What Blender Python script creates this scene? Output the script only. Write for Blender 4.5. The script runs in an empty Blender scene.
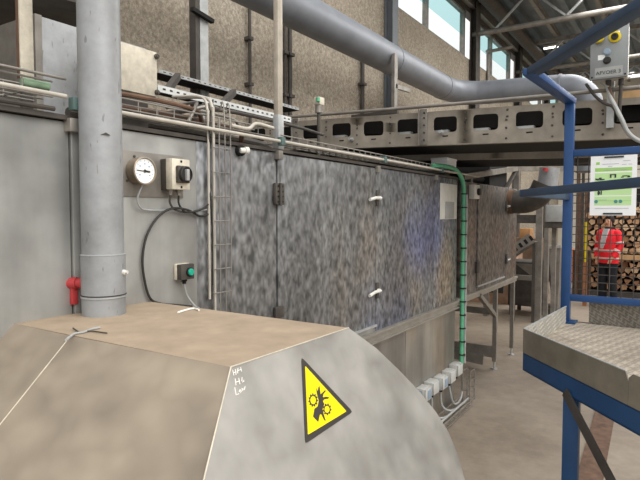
import bpy, bmesh, math, random
from mathutils import Vector, Matrix
random.seed(7)
C = bpy.context.scene.collection
R = math.radians
# ------------------------------------------------------------------ camera, sky, sun, exposure
EYE = 1.8
cam = bpy.data.objects.new('camera', bpy.data.cameras.new('camera'))
C.objects.link(cam)
cam.location = (0, 0, EYE)
cam.rotation_euler = (R(90 - 2.81), 0, R(33.2))
cam.data.sensor_width = 36
cam.data.lens = 36 * 550 / 640
cam.data.clip_start = .02
bpy.context.scene.camera = cam
world = bpy.data.worlds.new('daylight'); bpy.context.scene.world = world
world.use_nodes = True
wn = world.node_tree; bg = wn.nodes['Background']
tc = wn.nodes.new('ShaderNodeTexCoord'); sx = wn.nodes.new('ShaderNodeSeparateXYZ')
rp = wn.nodes.new('ShaderNodeValToRGB')
wn.links.new(tc.outputs['Generated'], sx.inputs[0]); wn.links.new(sx.outputs['Z'], rp.inputs[0])
rp.color_ramp.elements[0].color = (.62, .60, .57, 1); rp.color_ramp.elements[0].position = 0
rp.color_ramp.elements[1].color = (1.0, 1.0, 1.0, 1); rp.color_ramp.elements[1].position = .45
wn.links.new(rp.outputs[0], bg.inputs[0]); bg.inputs[1].default_value = .85
sun = bpy.data.objects.new('sun', bpy.data.lights.new('sun', 'SUN')); C.objects.link(sun)
sun.data.energy = 1.6; sun.data.angle = R(60); sun.data.color = (1, .97, .92)
sun.rotation_euler = (R(8), R(48), 0)
def fill_lamp(name, loc, sx_, sy_, power, col=(1, .985, .96)):  # unseen area lights added under the roof to brighten the far hall
    l = bpy.data.lights.new(name, 'AREA'); l.shape = 'RECTANGLE'; l.size = sx_; l.size_y = sy_; l.energy = power; l.color = col
    o = bpy.data.objects.new(name, l); o.location = loc; C.objects.link(o)
fill_lamp('added_fill_light', (1.0, 13.0, 6.6), 6, 5, 420)
fill_lamp('added_fill_light', (1.5, 20.0, 6.6), 6, 5, 420)
vs = bpy.context.scene.view_settings
vs.view_transform = 'Standard'; vs.look = 'None'; vs.gamma = 1; vs.use_curve_mapping = False
vs.exposure = 0.65

# ------------------------------------------------------------------ pixel -> point on a known plane of the place
F = 550.; TH = R(33.2); PT = R(2.81)
def ray(px, py):
    u = (px - 320) / F; v = (240 - py) / F
    f = math.cos(PT) + v * math.sin(PT); up = v * math.cos(PT) - math.sin(PT)
    return Vector((u * math.cos(TH) - f * math.sin(TH), u * math.sin(TH) + f * math.cos(TH), up))
E0 = Vector((0, 0, EYE))
def atX(px, py, X): r = ray(px, py); return E0 + r * (X / r.x)
def atY(px, py, Y): r = ray(px, py); return E0 + r * (Y / r.y)
def atZ(px, py, Z): r = ray(px, py); return E0 + r * ((Z - EYE) / r.z)
def atP(px, py, p, n): r = ray(px, py); return E0 + r * ((Vector(p) - E0).dot(n) / r.dot(n))

# ------------------------------------------------------------------ materials
def lin(h):
    h = h.lstrip('#'); v = [int(h[i:i + 2], 16) / 255 for i in (0, 2, 4)]
    return tuple(((c + .055) / 1.055) ** 2.4 if c > .04045 else c / 12.92 for c in v) + (1,)
def new_mat(name):
    m = bpy.data.materials.new(name); m.use_nodes = True
    nt = m.node_tree; return m, nt, nt.nodes['Principled BSDF']
def noise_node(nt, co, scale, detail=4, rough=.55, mapping=None, rot=(0, 0, 0)):
    mp = nt.nodes.new('ShaderNodeMapping'); mp.inputs['Scale'].default_value = mapping or (1, 1, 1); mp.inputs['Rotation'].default_value = rot
    n = nt.nodes.new('ShaderNodeTexNoise'); n.inputs['Scale'].default_value = scale; n.inputs['Detail'].default_value = detail; n.inputs['Roughness'].default_value = rough
    nt.links.new(co, mp.inputs[0]); nt.links.new(mp.outputs[0], n.inputs['Vector']); return n.outputs['Fac']
def ramp(nt, fac, stops):
    r = nt.nodes.new('ShaderNodeValToRGB'); e = r.color_ramp.elements
    while len(e) < len(stops): e.new(.5)
    for el, (p, c) in zip(e, stops): el.position = p; el.color = c
    nt.links.new(fac, r.inputs[0]); return r.outputs[0]
def mixc(nt, fac, a, b, mode='MIX'):
    m = nt.nodes.new('ShaderNodeMix'); m.data_type = 'RGBA'; m.blend_type = mode
    if isinstance(fac, (int, float)): m.inputs[0].default_value = fac
    else: nt.links.new(fac, m.inputs[0])
    for i, v in ((6, a), (7, b)):
        if isinstance(v, tuple): m.inputs[i].default_value = v
        else: nt.links.new(v, m.inputs[i])
    return m.outputs[2]
BW = lambda v: (v, v, v, 1)
def plain(name, col, rough=.6, metal=0, var=.25, scale=6, bump=0, spec=.4):
    m, nt, b = new_mat(name); co = nt.nodes.new('ShaderNodeTexCoord').outputs['Object']
    c = lin(col); n = noise_node(nt, co, scale, 5, .6)
    d = tuple(x * (1 - var) for x in c[:3]) + (1,); l = tuple(min(1, x * (1 + var * .7)) for x in c[:3]) + (1,)
    nt.links.new(ramp(nt, n, [(.3, d), (.7, l)]), b.inputs['Base Color'])
    b.inputs['Roughness'].default_value = rough; b.inputs['Metallic'].default_value = metal; b.inputs['Specular IOR Level'].default_value = spec
    if bump:
        bp = nt.nodes.new('ShaderNodeBump'); bp.inputs['Strength'].default_value = bump; bp.inputs['Distance'].default_value = .01
        nt.links.new(n, bp.inputs['Height']); nt.links.new(bp.outputs[0], b.inputs['Normal'])
    return m
def swirl_steel(name, dark, light, stroke=(1, 26, 11), rot=(R(25), 0, 0), metal=.55, rough=.42, big=1.2, tint=None, tint2=None, contrast=.5, streak=.35, bl=(.62, 1.12), spots=()):
    m, nt, b = new_mat(name); co = nt.nodes.new('ShaderNodeTexCoord').outputs['Object']
    n1 = noise_node(nt, co, 1.0, 1.2, .5, stroke, rot)
    n2 = noise_node(nt, co, 1.0, 1.2, .5, (stroke[0], stroke[1] * 1.2, stroke[2] * 1.3), (-rot[0] * .9, 0, 0))
    mx = nt.nodes.new('ShaderNodeMath'); mx.operation = 'MAXIMUM'; nt.links.new(n1, mx.inputs[0]); nt.links.new(n2, mx.inputs[1])
    w = .15 * (1 - contrast)
    col = ramp(nt, mx.outputs[0], [(.44 - w, lin(dark)), (.60, mix_t(lin(dark), lin(light), .55)), (.72 + w, lin(light))])
    nb = noise_node(nt, co, big, 4, .6)
    col = mixc(nt, 1.0, col, ramp(nt, nb, [(.3, BW(bl[0])), (.7, BW(bl[1]))]), 'MULTIPLY')
    ns = noise_node(nt, co, 1.0, 4, .6, (2, 5, .5))
    col = mixc(nt, streak, col, ramp(nt, ns, [(.35, BW(.35)), (.65, BW(1.2))]), 'MULTIPLY')
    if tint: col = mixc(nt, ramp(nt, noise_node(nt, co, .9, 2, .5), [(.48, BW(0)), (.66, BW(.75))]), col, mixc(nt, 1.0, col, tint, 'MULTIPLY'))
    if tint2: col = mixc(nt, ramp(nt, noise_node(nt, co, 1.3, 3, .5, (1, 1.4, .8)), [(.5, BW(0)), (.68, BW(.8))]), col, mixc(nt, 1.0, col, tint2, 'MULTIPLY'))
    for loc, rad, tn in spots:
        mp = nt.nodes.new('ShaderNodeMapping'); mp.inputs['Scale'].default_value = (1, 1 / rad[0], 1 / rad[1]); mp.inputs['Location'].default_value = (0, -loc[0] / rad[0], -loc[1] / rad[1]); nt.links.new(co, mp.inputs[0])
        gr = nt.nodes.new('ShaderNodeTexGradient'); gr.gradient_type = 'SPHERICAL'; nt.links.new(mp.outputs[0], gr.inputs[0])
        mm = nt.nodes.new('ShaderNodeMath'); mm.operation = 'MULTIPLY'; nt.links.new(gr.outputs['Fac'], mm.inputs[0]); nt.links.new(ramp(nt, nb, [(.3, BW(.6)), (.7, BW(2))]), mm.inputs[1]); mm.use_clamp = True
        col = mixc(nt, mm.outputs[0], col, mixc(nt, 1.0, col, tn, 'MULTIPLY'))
    nt.links.new(col, b.inputs['Base Color'])
    nt.links.new(ramp(nt, mx.outputs[0], [(.4, BW(rough + .1)), (.75, BW(rough - .12))]), b.inputs['Roughness'])
    b.inputs['Metallic'].default_value = metal
    bp = nt.nodes.new('ShaderNodeBump'); bp.inputs['Strength'].default_value = .12; bp.inputs['Distance'].default_value = .004
    nt.links.new(mx.outputs[0], bp.inputs['Height']); nt.links.new(bp.outputs[0], b.inputs['Normal'])
    return m
def mix_t(a, b, t): return tuple(x + (y - x) * t for x, y in zip(a, b))
M = {}
M['panel'] = swirl_steel('swirl_ground_stainless_steel', '#626261', '#bbbcbe', (1, 22, 13), (R(38), 0, 0), tint=(.76, .84, 1.15, 1), tint2=(1.05, .96, .86, 1), streak=.22, contrast=.6, spots=[((2.25, 1.62), (.5, .42), (.74, .83, 1.3, 1)), ((2.75, 1.2), (.3, .45), (1.1, .93, .76, 1)), ((1.75, 1.6), (.35, 1.2), (.7, .7, .68, 1))])  # bluish tint and spot put the blue platform's reflection into the steel colour
M['panel_plain'] = swirl_steel('smooth_stainless_steel', '#979692', '#cececa', (1, 3.5, 2.6), (R(30), 0, 0), .5, .45, 2.6, bl=(.68, 1.1), contrast=.1, streak=.3)
M['panel_rust'] = swirl_steel('stained_stainless_steel', '#5a5856', '#a39a94', (1, 20, 12), (R(38), 0, 0), tint2=(1.05, .8, .62, 1), tint=(1.0, .86, .72, 1))
M['skirt'] = swirl_steel('skirt_stainless_steel', '#8a8680', '#aaa69e', (1, 2, .8), (0, 0, 0), .5, .45, 1.5, tint2=(1.05, .9, .74, 1), contrast=0, streak=.5)
M['hood_side'] = swirl_steel('hood_side_steel', '#928e87', '#cac7c1', (2.5, 7, 8), (R(28), 0, 0), .35, .45, 4, bl=(.74, 1.1), contrast=0, streak=.1)
M['hood_front'] = swirl_steel('hood_front_dusty_steel', '#877b6d', '#b1a490', (7, 3, 10), (0, R(35), 0), .15, .6, 3, bl=(.82, 1.06), contrast=.1, streak=.1)
M['dust'] = plain('brown_dust', '#a4937f', .95, 0, .16, 9, .15, .1)
M['seam'] = plain('bare_weld_seam', '#c9c0af', .5, .2, .2, 20)
M['trim'] = plain('folded_steel_trim', '#a19c94', .45, .5, .2, 6)
M['gap'] = plain('dark_joint_gap', '#3a3733', .9)
M['steel'] = plain('worn_steel', '#8f8a83', .5, .45, .3, 8)
M['dsteel'] = plain('dark_grimy_steel', '#514c47', .65, .3, .35, 8)
M['palegalv'] = plain('bright_galvanised_strip', '#d2d4d2', .5, .1, .15, 10)
M['galv'] = plain('galvanised_steel', '#b4b6b6', .45, .4, .2, 14)
m, nt, b = new_mat('scratched_pipe_sheet'); co = nt.nodes.new('ShaderNodeTexCoord').outputs['Object']
col = ramp(nt, noise_node(nt, co, 5, 6, .65), [(.3, lin('#838484')), (.55, lin('#9b9d9f')), (.75, lin('#a8abae'))])
col = mixc(nt, ramp(nt, noise_node(nt, co, 1.0, 2, .5, (60, 60, 16), (R(25), R(20), 0)), [(.68, BW(0)), (.72, BW(.55))]), col, lin('#5d5b57'))
nt.links.new(col, b.inputs['Base Color']); b.inputs['Roughness'].default_value = .5; b.inputs['Metallic'].default_value = .2; M['pipe'] = m
M['duct'] = plain('grey_duct_sheet', '#868a91', .5, .2, .15, 3)
M['whitepipe'] = plain('pale_conduit', '#b8b2a7', .5, .1, .2, 12)
M['beam'] = plain('dusty_conveyor_steel', '#9a9286', .7, .15, .32, 5, .05)
M['black'] = plain('black_rubber', '#2c2a28', .6, 0, .2)
M['vdark'] = plain('near_black_shade', '#1d1b19', .9)
M['green'] = plain('green_ribbed_conduit', '#63b48c', .5, 0, .25, 12)
M['teal'] = plain('teal_plastic_clip', '#556b68', .6)
M['white'] = plain('white_plastic', '#dcdad3', .5, 0, .12, 10)
M['cream'] = plain('dirty_cream_plastic', '#d5cdbb', .6, 0, .3, 14)
M['grey'] = plain('grey_plastic', '#a5a6a4', .55, 0, .15, 10)
M['socket'] = plain('grey_white_socket_plastic', '#bcbdb9', .55, 0, .15, 10)
M['bluegrey'] = plain('blue_grey_flap', '#8fa1b3', .4, 0, .1)
M['blue'] = plain('blue_painted_steel', '#284c7e', .42, .1, .15, 7)
M['bluebeam'] = plain('deep_blue_painted_steel', '#1c4470', .45, .1, .15, 7)
M['rail'] = plain('dusty_blue_rail_paint', '#34475f', .5, .1, .25, 6)
M['red'] = plain('faded_red_plastic', '#b03a3c', .55, 0, .2, 14)
M['yellow'] = plain('yellow_plastic', '#e2c714', .5, 0, .08)
M['signyellow'] = plain('sign_yellow', '#f3dc0a', .45, 0, .03)
M['signblack'] = plain('sign_black', '#3c3834', .5, 0, .08)
M['greenbtn'] = plain('green_button', '#1fa58a', .35, 0, .1)
M['paint'] = plain('white_marker', '#efece4', .6, 0, .1)
M['paper'] = plain('white_paper', '#f1f3f4', .5, 0, .03)
M['palegreen'] = plain('pale_green_print', '#bfe3a4', .5, 0, .06)
M['midgreen'] = plain('green_print', '#9fd06c', .5, 0, .06)
M['print'] = plain('dark_print', '#2e3a38', .6, 0, .1)
M['greyprint'] = plain('grey_print', '#a9b4c0', .6, 0, .1)
M['blueprint'] = plain('blue_print', '#4d8e93', .6, 0, .1)
M['rust'] = plain('rusty_steel', '#6f5646', .8, .2, .4, 12)
M['jacket'] = plain('red_hi_vis_cloth', '#ea2230', .8, 0, .12, 12)
M['reflect'] = plain('silver_reflective_tape', '#d8b9b4', .35, 0, .1)
M['shirt'] = plain('grey_shirt_cloth', '#b9bcc0', .85, 0, .12, 18)
M['trouser'] = plain('black_trouser_cloth', '#1d1e24', .9, 0, .2, 12)
M['skin'] = plain('skin', '#cf9a7d', .55, 0, .08, 20)
M['hair'] = plain('dark_hair', '#2a211c', .7, 0, .2, 30)
M['shoe'] = plain('dark_leather', '#2a2624', .6, 0, .2)
M['lamp'] = None
m, nt, b = new_mat('lit_tube'); b.inputs['Emission Color'].default_value = (1, .97, .9, 1); b.inputs['Emission Strength'].default_value = 4; M['lamp'] = m
M['bark'] = plain('log_bark', '#6a4a35', .9, 0, .35, 20, .3)
M['ends'] = [plain('log_end_grain_%s' % k, c, .85, 0, .28, 40) for k, c in (('pale', '#d3b490'), ('tan', '#bd9470'), ('brown', '#8a6449'))]
M['crate'] = plain('brown_cardboard', '#b08458', .85, 0, .15, 8)
M['wood'] = plain('pale_plank', '#bd9a70', .8, 0, .2, 10)
# concrete wall: exposed aggregate
m, nt, b = new_mat('exposed_aggregate_concrete'); co = nt.nodes.new('ShaderNodeTexCoord').outputs['Object']
vo = nt.nodes.new('ShaderNodeTexVoronoi'); vo.inputs['Scale'].default_value = 26; nt.links.new(co, vo.inputs['Vector'])
n = noise_node(nt, co, 26, 5, .75); nb = noise_node(nt, co, .5, 3, .5)
col = ramp(nt, n, [(.33, lin('#857c70')), (.5, lin('#a69d90')), (.66, lin('#c6bdad'))])
vb = nt.nodes.new('ShaderNodeRGBToBW'); nt.links.new(vo.outputs['Color'], vb.inputs[0])
col = mixc(nt, .18, col, mixc(nt, 1, col, vb.outputs[0], 'MULTIPLY'))
col = mixc(nt, 1.0, col, ramp(nt, nb, [(.3, (.80, .77, .72, 1)), (.7, (1.05, 1.03, 1.0, 1))]), 'MULTIPLY')
nt.links.new(col, b.inputs['Base Color']); b.inputs['Roughness'].default_value = .95
bp = nt.nodes.new('ShaderNodeBump'); bp.inputs['Strength'].default_value = .5; bp.inputs['Distance'].default_value = .02
nt.links.new(n, bp.inputs['Height']); nt.links.new(bp.outputs[0], b.inputs['Normal']); M['concrete'] = m
# floor
m, nt, b = new_mat('worn_concrete_floor'); co = nt.nodes.new('ShaderNodeTexCoord').outputs['Object']
col = ramp(nt, noise_node(nt, co, .9, 6, .62), [(.3, lin('#76695a')), (.5, lin('#8d8071')), (.72, lin('#9d9080'))])
col = mixc(nt, .5, col, mixc(nt, 1, col, ramp(nt, noise_node(nt, co, 7, 6, .7), [(.3, BW(.6)), (.65, BW(1.12))]), 'MULTIPLY'))
nt.links.new(col, b.inputs['Base Color']); b.inputs['Roughness'].default_value = .7; M['floor'] = m
# chequer plate
def chequer_mat(name, dark, light, sc, amt=.8):
    m, nt, b = new_mat(name); co = nt.nodes.new('ShaderNodeTexCoord').outputs['Object']
    mp = nt.nodes.new('ShaderNodeMapping'); mp.inputs['Rotation'].default_value = (R(45), R(45), R(45)); nt.links.new(co, mp.inputs[0])
    ck = nt.nodes.new('ShaderNodeTexChecker'); ck.inputs['Scale'].default_value = sc; nt.links.new(mp.outputs[0], ck.inputs['Vector'])
    w = nt.nodes.new('ShaderNodeTexWave'); w.bands_direction = 'X'; w.inputs['Scale'].default_value = sc / 3.1; nt.links.new(mp.outputs[0], w.inputs['Vector'])
    w2 = nt.nodes.new('ShaderNodeTexWave'); w2.bands_direction = 'Y'; w2.inputs['Scale'].default_value = sc / 3.1; nt.links.new(mp.outputs[0], w2.inputs['Vector'])
    pat = mixc(nt, ck.outputs['Fac'], w.outputs['Color'], w2.outputs['Color'])
    col = ramp(nt, noise_node(nt, co, 6, 4, .6), [(.3, lin(dark)), (.7, lin(light))])
    col = mixc(nt, amt, col, mixc(nt, 1, col, ramp(nt, pat, [(.35, BW(.72)), (.8, BW(1.3))]), 'MULTIPLY'))
    nt.links.new(col, b.inputs['Base Color']); b.inputs['Roughness'].default_value = .55; b.inputs['Metallic'].default_value = .3
    bp = nt.nodes.new('ShaderNodeBump'); bp.inputs['Strength'].default_value = .5; bp.inputs['Distance'].default_value = .003
    nt.links.new(pat, bp.inputs['Height']); nt.links.new(bp.outputs[0], b.inputs['Normal']); return m
M['chequer'] = chequer_mat('chequer_plate_deck', '#9c9184', '#beb3a3', 50)
M['chequer_toe'] = chequer_mat('chequer_plate_toe', '#9b9890', '#bcb9b0', 60, .9)
M['chequer_dark'] = chequer_mat('chequer_plate_dark', '#6b665e', '#8a857b', 80, .9)
# glazing
def glass(name, col, alpha):
    m = bpy.data.materials.new(name); m.use_nodes = True; nt = m.node_tree; nt.nodes.clear()
    o = nt.nodes.new('ShaderNodeOutputMaterial'); t = nt.nodes.new('ShaderNodeBsdfTransparent'); g = nt.nodes.new('ShaderNodeBsdfGlossy'); x = nt.nodes.new('ShaderNodeMixShader')
    t.inputs[0].default_value = col; g.inputs['Roughness'].default_value = .05; x.inputs[0].default_value = alpha
    nt.links.new(t.outputs[0], x.inputs[1]); nt.links.new(g.outputs[0], x.inputs[2]); nt.links.new(x.outputs[0], o.inputs[0]); return m
M['glass'] = glass('clear_window_glass', (.97, 1, 1, 1), .05)
M['tintglass'] = glass('teal_tinted_glazing', (.70, .86, .87, 1), .05)

# ------------------------------------------------------------------ mesh building
class MB:
    def __init__(s): s.bm = bmesh.new(); s.smooth = set(); s.mi = 0
    def face(s, vs, smooth=False, mi=None):
        try: f = s.bm.faces.new(vs)
        except ValueError: return None
        f.smooth = smooth; f.material_index = s.mi if mi is None else mi; return f
    def box(s, x0, x1, y0, y1, z0, z1, bev=0):
        c = Vector(((x0 + x1) / 2, (y0 + y1) / 2, (z0 + z1) / 2))
        return s.obox(c, (Vector((1, 0, 0)), Vector((0, 1, 0)), Vector((0, 0, 1))), (abs(x1 - x0) / 2, abs(y1 - y0) / 2, abs(z1 - z0) / 2), bev)
    def obox(s, c, ax, h, bev=0):
        c = Vector(c); v = []
        for i in (-1, 1):
            for j in (-1, 1):
                for k in (-1, 1): v.append(s.bm.verts.new(c + ax[0] * h[0] * i + ax[1] * h[1] * j + ax[2] * h[2] * k))
        fs = [s.face([v[i] for i in q]) for q in ((0, 1, 3, 2), (4, 6, 7, 5), (0, 4, 5, 1), (2, 3, 7, 6), (0, 2, 6, 4), (1, 5, 7, 3))]
        if bev:
            es = list({e for f in fs for e in f.edges}); bmesh.ops.bevel(s.bm, geom=es, offset=bev, segments=2, affect='EDGES', profile=.5)
        return s
    def bar(s, p0, p1, w, h, up=(0, 0, 1), bev=0):
        p0 = Vector(p0); p1 = Vector(p1); d = (p1 - p0); L = d.length; d.normalize(); up = Vector(up)
        if abs(d.dot(up)) > .98: up = Vector((1, 0, 0))
        a = d.cross(up).normalized(); u = a.cross(d).normalized()
        return s.obox((p0 + p1) / 2, (d, a, u), (L / 2, w / 2, h / 2), bev)
    def tube(s, pts, r, seg=10, smooth_n=0, radii=None, cap=True):
        pts = [Vector(p) for p in pts]
        if smooth_n and len(pts) > 2:
            q = []; P = [pts[0] * 2 - pts[1]] + pts + [pts[-1] * 2 - pts[-2]]
            for i in range(1, len(P) - 2):
                for k in range(smooth_n):
                    t = k / smooth_n; a, b2, c, d = P[i - 1], P[i], P[i + 1], P[i + 2]
                    q.append(.5 * ((2 * b2) + (c - a) * t + (2 * a - 5 * b2 + 4 * c - d) * t * t + (3 * b2 - a - 3 * c + d) * t ** 3))
            q.append(pts[-1]); pts = q
        n = len(pts); rings = []; prev = None
        for i, p in enumerate(pts):
            t = (pts[min(i + 1, n - 1)] - pts[max(i - 1, 0)]).normalized()
            if prev is None:
                a = t.cross(Vector((0, 0, 1)))
                if a.length < .05: a = t.cross(Vector((1, 0, 0)))
            else: a = prev - t * prev.dot(t)
            a.normalize(); prev = a; u = t.cross(a)
            rr = radii[min(i, len(radii) - 1)] if radii else r
            rings.append([s.bm.verts.new(p + (a * math.cos(2 * math.pi * k / seg) + u * math.sin(2 * math.pi * k / seg)) * rr) for k in range(seg)])
        for A, B in zip(rings, rings[1:]):
            for k in range(seg): s.face([A[k], A[(k + 1) % seg], B[(k + 1) % seg], B[k]], True)
        if cap: s.face(rings[0][::-1]); s.face(rings[-1])
        return s
    def lathe(s, p0, axis, prof, seg=24, smooth=True):
        p0 = Vector(p0); t = Vector(axis).normalized(); a = t.cross(Vector((0, 0, 1)))
        if a.length < .05: a = t.cross(Vector((1, 0, 0)))
        a.normalize(); u = t.cross(a); rings = []
        for d, r in prof:
            rings.append([s.bm.verts.new(p0 + t * d + (a * math.cos(2 * math.pi * k / seg) + u * math.sin(2 * math.pi * k / seg)) * max(r, 1e-4)) for k in range(seg)])
        for A, B in zip(rings, rings[1:]):
            for k in range(seg): s.face([A[k], A[(k + 1) % seg], B[(k + 1) % seg], B[k]], smooth)
        s.face(rings[0][::-1]); s.face(rings[-1]); return s
    def cyl(s, p0, p1, r, seg=16):
        p0 = Vector(p0); p1 = Vector(p1); return s.lathe(p0, p1 - p0, [(0, r), ((p1 - p0).length, r)], seg)
    def prism(s, pts, ext, mi=None, mi_side=None):
        ext = Vector(ext); A = [s.bm.verts.new(Vector(p)) for p in pts]; B = [s.bm.verts.new(Vector(p) + ext) for p in pts]
        s.face(A[::-1], mi=mi); s.face(B, mi=mi)
        for k in range(len(A)): s.face([A[k], A[(k + 1) % len(A)], B[(k + 1) % len(A)], B[k]], mi=mi_side if mi_side is not None else mi)
        return s
    def loft(s, rings, smooth=True, cap=True):
        V = [[s.bm.verts.new(Vector(p)) for p in r] for r in rings]
        for A, B in zip(V, V[1:]):
            for k in range(len(A)): s.face([A[k], A[(k + 1) % len(A)], B[(k + 1) % len(A)], B[k]], smooth)
        if cap: s.face(V[0][::-1]); s.face(V[-1])
        return s
    def text(s, body, origin, ex, ey, size, depth=.0006):
        cu = bpy.data.curves.new('lettering', 'FONT'); cu.body = body; cu.size = size; cu.extrude = depth; cu.resolution_u = 3
        o = bpy.data.objects.new('lettering', cu); C.objects.link(o); bpy.context.view_layer.update()
        me = o.to_mesh(); ex = Vector(ex).normalized(); ey = Vector(ey).normalized(); ez = ex.cross(ey)
        V = [s.bm.verts.new(Vector(origin) + ex * v.co.x + ey * v.co.y + ez * v.co.z) for v in me.vertices]
        for p in me.polygons: s.face([V[i] for i in p.vertices])
        o.to_mesh_clear(); bpy.data.objects.remove(o); bpy.data.curves.remove(cu); return s
    def build(s, name, mat, root=None, origin=None, recalc=True):
        if recalc: bmesh.ops.recalc_face_normals(s.bm, faces=s.bm.faces[:])
        base = Vector((0, 0, 0))
        if root is not None: base = BASE[root]
        elif origin is not None: base = Vector(origin)
        else:
            co = [v.co for v in s.bm.verts]
            base = Vector(((min(c.x for c in co) + max(c.x for c in co)) / 2, (min(c.y for c in co) + max(c.y for c in co)) / 2, min(c.z for c in co)))
        bmesh.ops.translate(s.bm, verts=s.bm.verts[:], vec=-base)
        me = bpy.data.meshes.new(name); s.bm.to_mesh(me); s.bm.free(); me.set_sharp_from_angle(angle=R(38))
        for mm in (mat if isinstance(mat, (list, tuple)) else [mat]): me.materials.append(mm)
        o = bpy.data.objects.new(name, me); C.objects.link(o)
        if root is not None: o.parent = root
        else: o.location = base
        BASE[o] = base
        return o
BASE = {}
def thing(name, label, cat, loc, group=None):
    o = bpy.data.objects.new(name, None); o.empty_display_size = .1; C.objects.link(o); o.location = loc; BASE[o] = Vector(loc)
    tag(o, label, cat, group); return o
def tag(o, label, cat, group=None):
    o['label'] = label; o['category'] = cat
    if group: o['group'] = group
    return o
def struct(o): o['kind'] = 'structure'; return o
def copy_thing(o, loc, label=None):
    c = o.copy(); C.objects.link(c); c.location = loc
    if label: c['label'] = label
    for ch in o.children:
        d = ch.copy(); C.objects.link(d); d.parent = c
        for g in ch.children: e = g.copy(); C.objects.link(e); e.parent = d
    return c
V = Vector

# ================================================================== SETTING
FX = -1.75          # front plane of the machine line
WX = -4.5           # hall wall
struct(MB().box(-4.7, 9, -3, 26.2, -.15, 0).build('floor', M['floor']))
SILL, HEAD, EAVE = 5.62, 6.75, 7.1
struct(MB().box(WX - .2, WX, -3, 26, 0, SILL).build('wall_left', M['concrete']))
struct(MB().box(WX - .2, WX, -3, 26, HEAD, EAVE + .2).build('wall_left_upper', M['dsteel']))
struct(MB().box(WX - .2, WX, -3, 9.15, SILL, HEAD).build('wall_left_pier', M['concrete']))
backm = plain('pale_plaster', '#d9d2c4', .9, 0, .1, 2)
struct(MB().box(-4.7, 9, 26, 26.2, 0, 7.3).build('wall_back', backm))
struct(MB().box(9, 9.2, 8.5, 26.2, 0, 7.3).build('wall_right', backm))
# windows: two glazed bays and the start of a third; each with an upper tinted strip
bays = [(9.35, 13.45, [11.08]), (14.15, 17.75, [15.75]), (18.6, 22.3, [20.4]), (23.0, 25.8, [])]
for k, (y0, y1, mull) in enumerate(bays, 1):
    fr = MB()
    for (a, b_) in ((SILL, SILL + .05), (HEAD - .05, HEAD)): fr.box(WX - .16, WX - .04, y0, y1, a, b_)
    for y in [y0 + .03, y1 - .03] + mull: fr.box(WX - .16, WX - .04, y - .03, y + .03, SILL, HEAD)
    w = struct(fr.build('window_%d' % k, M['steel']))
    MB().box(WX - .105, WX - .095, y0, y1, SILL, SILL + .55).build('lower_pane', M['glass'], w)
    MB().box(WX - .105, WX - .095, y0, y1, SILL + .55, HEAD).build('upper_pane', M['tintglass'], w)
# steel columns along the wall
def h_column(y, w=.16):
    mb = MB(); x = WX + .1
    mb.box(x - .08, x - .065, y - w, y + w, 0, EAVE); mb.box(x + .065, x + .08, y - w, y + w, 0, EAVE); mb.box(x - .066, x + .066, y - .01, y + .01, 0, EAVE)
    return mb
for i, y in enumerate((9.05, 13.8, 18.2, 22.65)):
    struct(h_column(y, .16 if i else .11).build('trim_%d' % (i + 1), M['dsteel'] if i else plain('blue_grey_column_paint', '#6a6f74', .6, .1, .1)))
# roof: ribbed deck, eaves beam, purlins
roof = MB(); y0, y1 = 8.2, 26.2
prof = []; x = WX - .4
while x < 9.2:
    for dx, dz in ((0, 0), (.16, 0), (.2, .14), (.36, .14)): prof.append((x + dx, EAVE + .35 + dz))
    x += .4
bm = roof.bm
A = [bm.verts.new((px, y0, pz)) for px, pz in prof]; B_ = [bm.verts.new((px, y1, pz)) for px, pz in prof]
A2 = [bm.verts.new((px, y0, pz + .05)) for px, pz in prof]; B2 = [bm.verts.new((px, y1, pz + .05)) for px, pz in prof]
for k in range(len(prof) - 1):
    roof.face([A[k], A[k + 1], B_[k + 1], B_[k]]); roof.face([A2[k], B2[k], B2[k + 1], A2[k + 1]])
struct(roof.build('ceiling', plain('ribbed_roof_sheet', '#7f8990', .6, .2, .2, 2), recalc=False))
for x in (-3.3, -1.9, -.5, .9, 2.3, 3.7, 5.1, 6.5, 7.9):
    mb = MB(); mb.box(x - .05, x + .05, 8.2, 26, EAVE + .22, EAVE + .24); mb.box(x - .008, x + .008, 8.2, 26, EAVE + .06, EAVE + .22); mb.box(x - .05, x + .05, 8.2, 26, EAVE + .05, EAVE + .06)
    o = struct(mb.build('trim_purlin', M['steel']))
o = struct(MB().box(WX, WX + .12, 8.2, 26, HEAD + .12, HEAD + .4).build('trim_eaves', M['steel']))
def truss(y, label):
    t = thing('roof_truss', label, 'roof truss', (WX, y, 6.2), 'roof trusses across the hall')
    MB().bar((WX, y, EAVE - .02), (9, y, EAVE - .02), .09, .12).build('top_chord', M['steel'], t)
    MB().tube([(WX + .02, y, 6.25), (9, y, 6.25)], .065, 12).build('bottom_chord', M['steel'], t)
    x = -3.9; up = False
    while x < 8.4:
        a, b_ = ((x, y, 6.3), (x + .8, y, EAVE - .06)); 
        if up: a, b_ = (x, y, EAVE - .06), (x + .8, y, 6.3)
        MB().bar(a, b_, .045, .045).build('web_bar', M['galv'], t); x += .8; up = not up
truss(13.8, 'nearest steel roof truss, its round bottom tube crossing above the windows')
truss(18.2, 'second steel roof truss, right behind the nearest one')
truss(22.65, 'farthest steel roof truss, near the end wall of the hall')
o = MB().tube([(WX + .45, 8.6, 6.98), (WX + .45, 25.8, 6.98)], .17, 16).build('eaves_pipe', M['dsteel'])
tag(o, 'dark round pipe running under the roof along the window heads', 'pipe')
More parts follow.
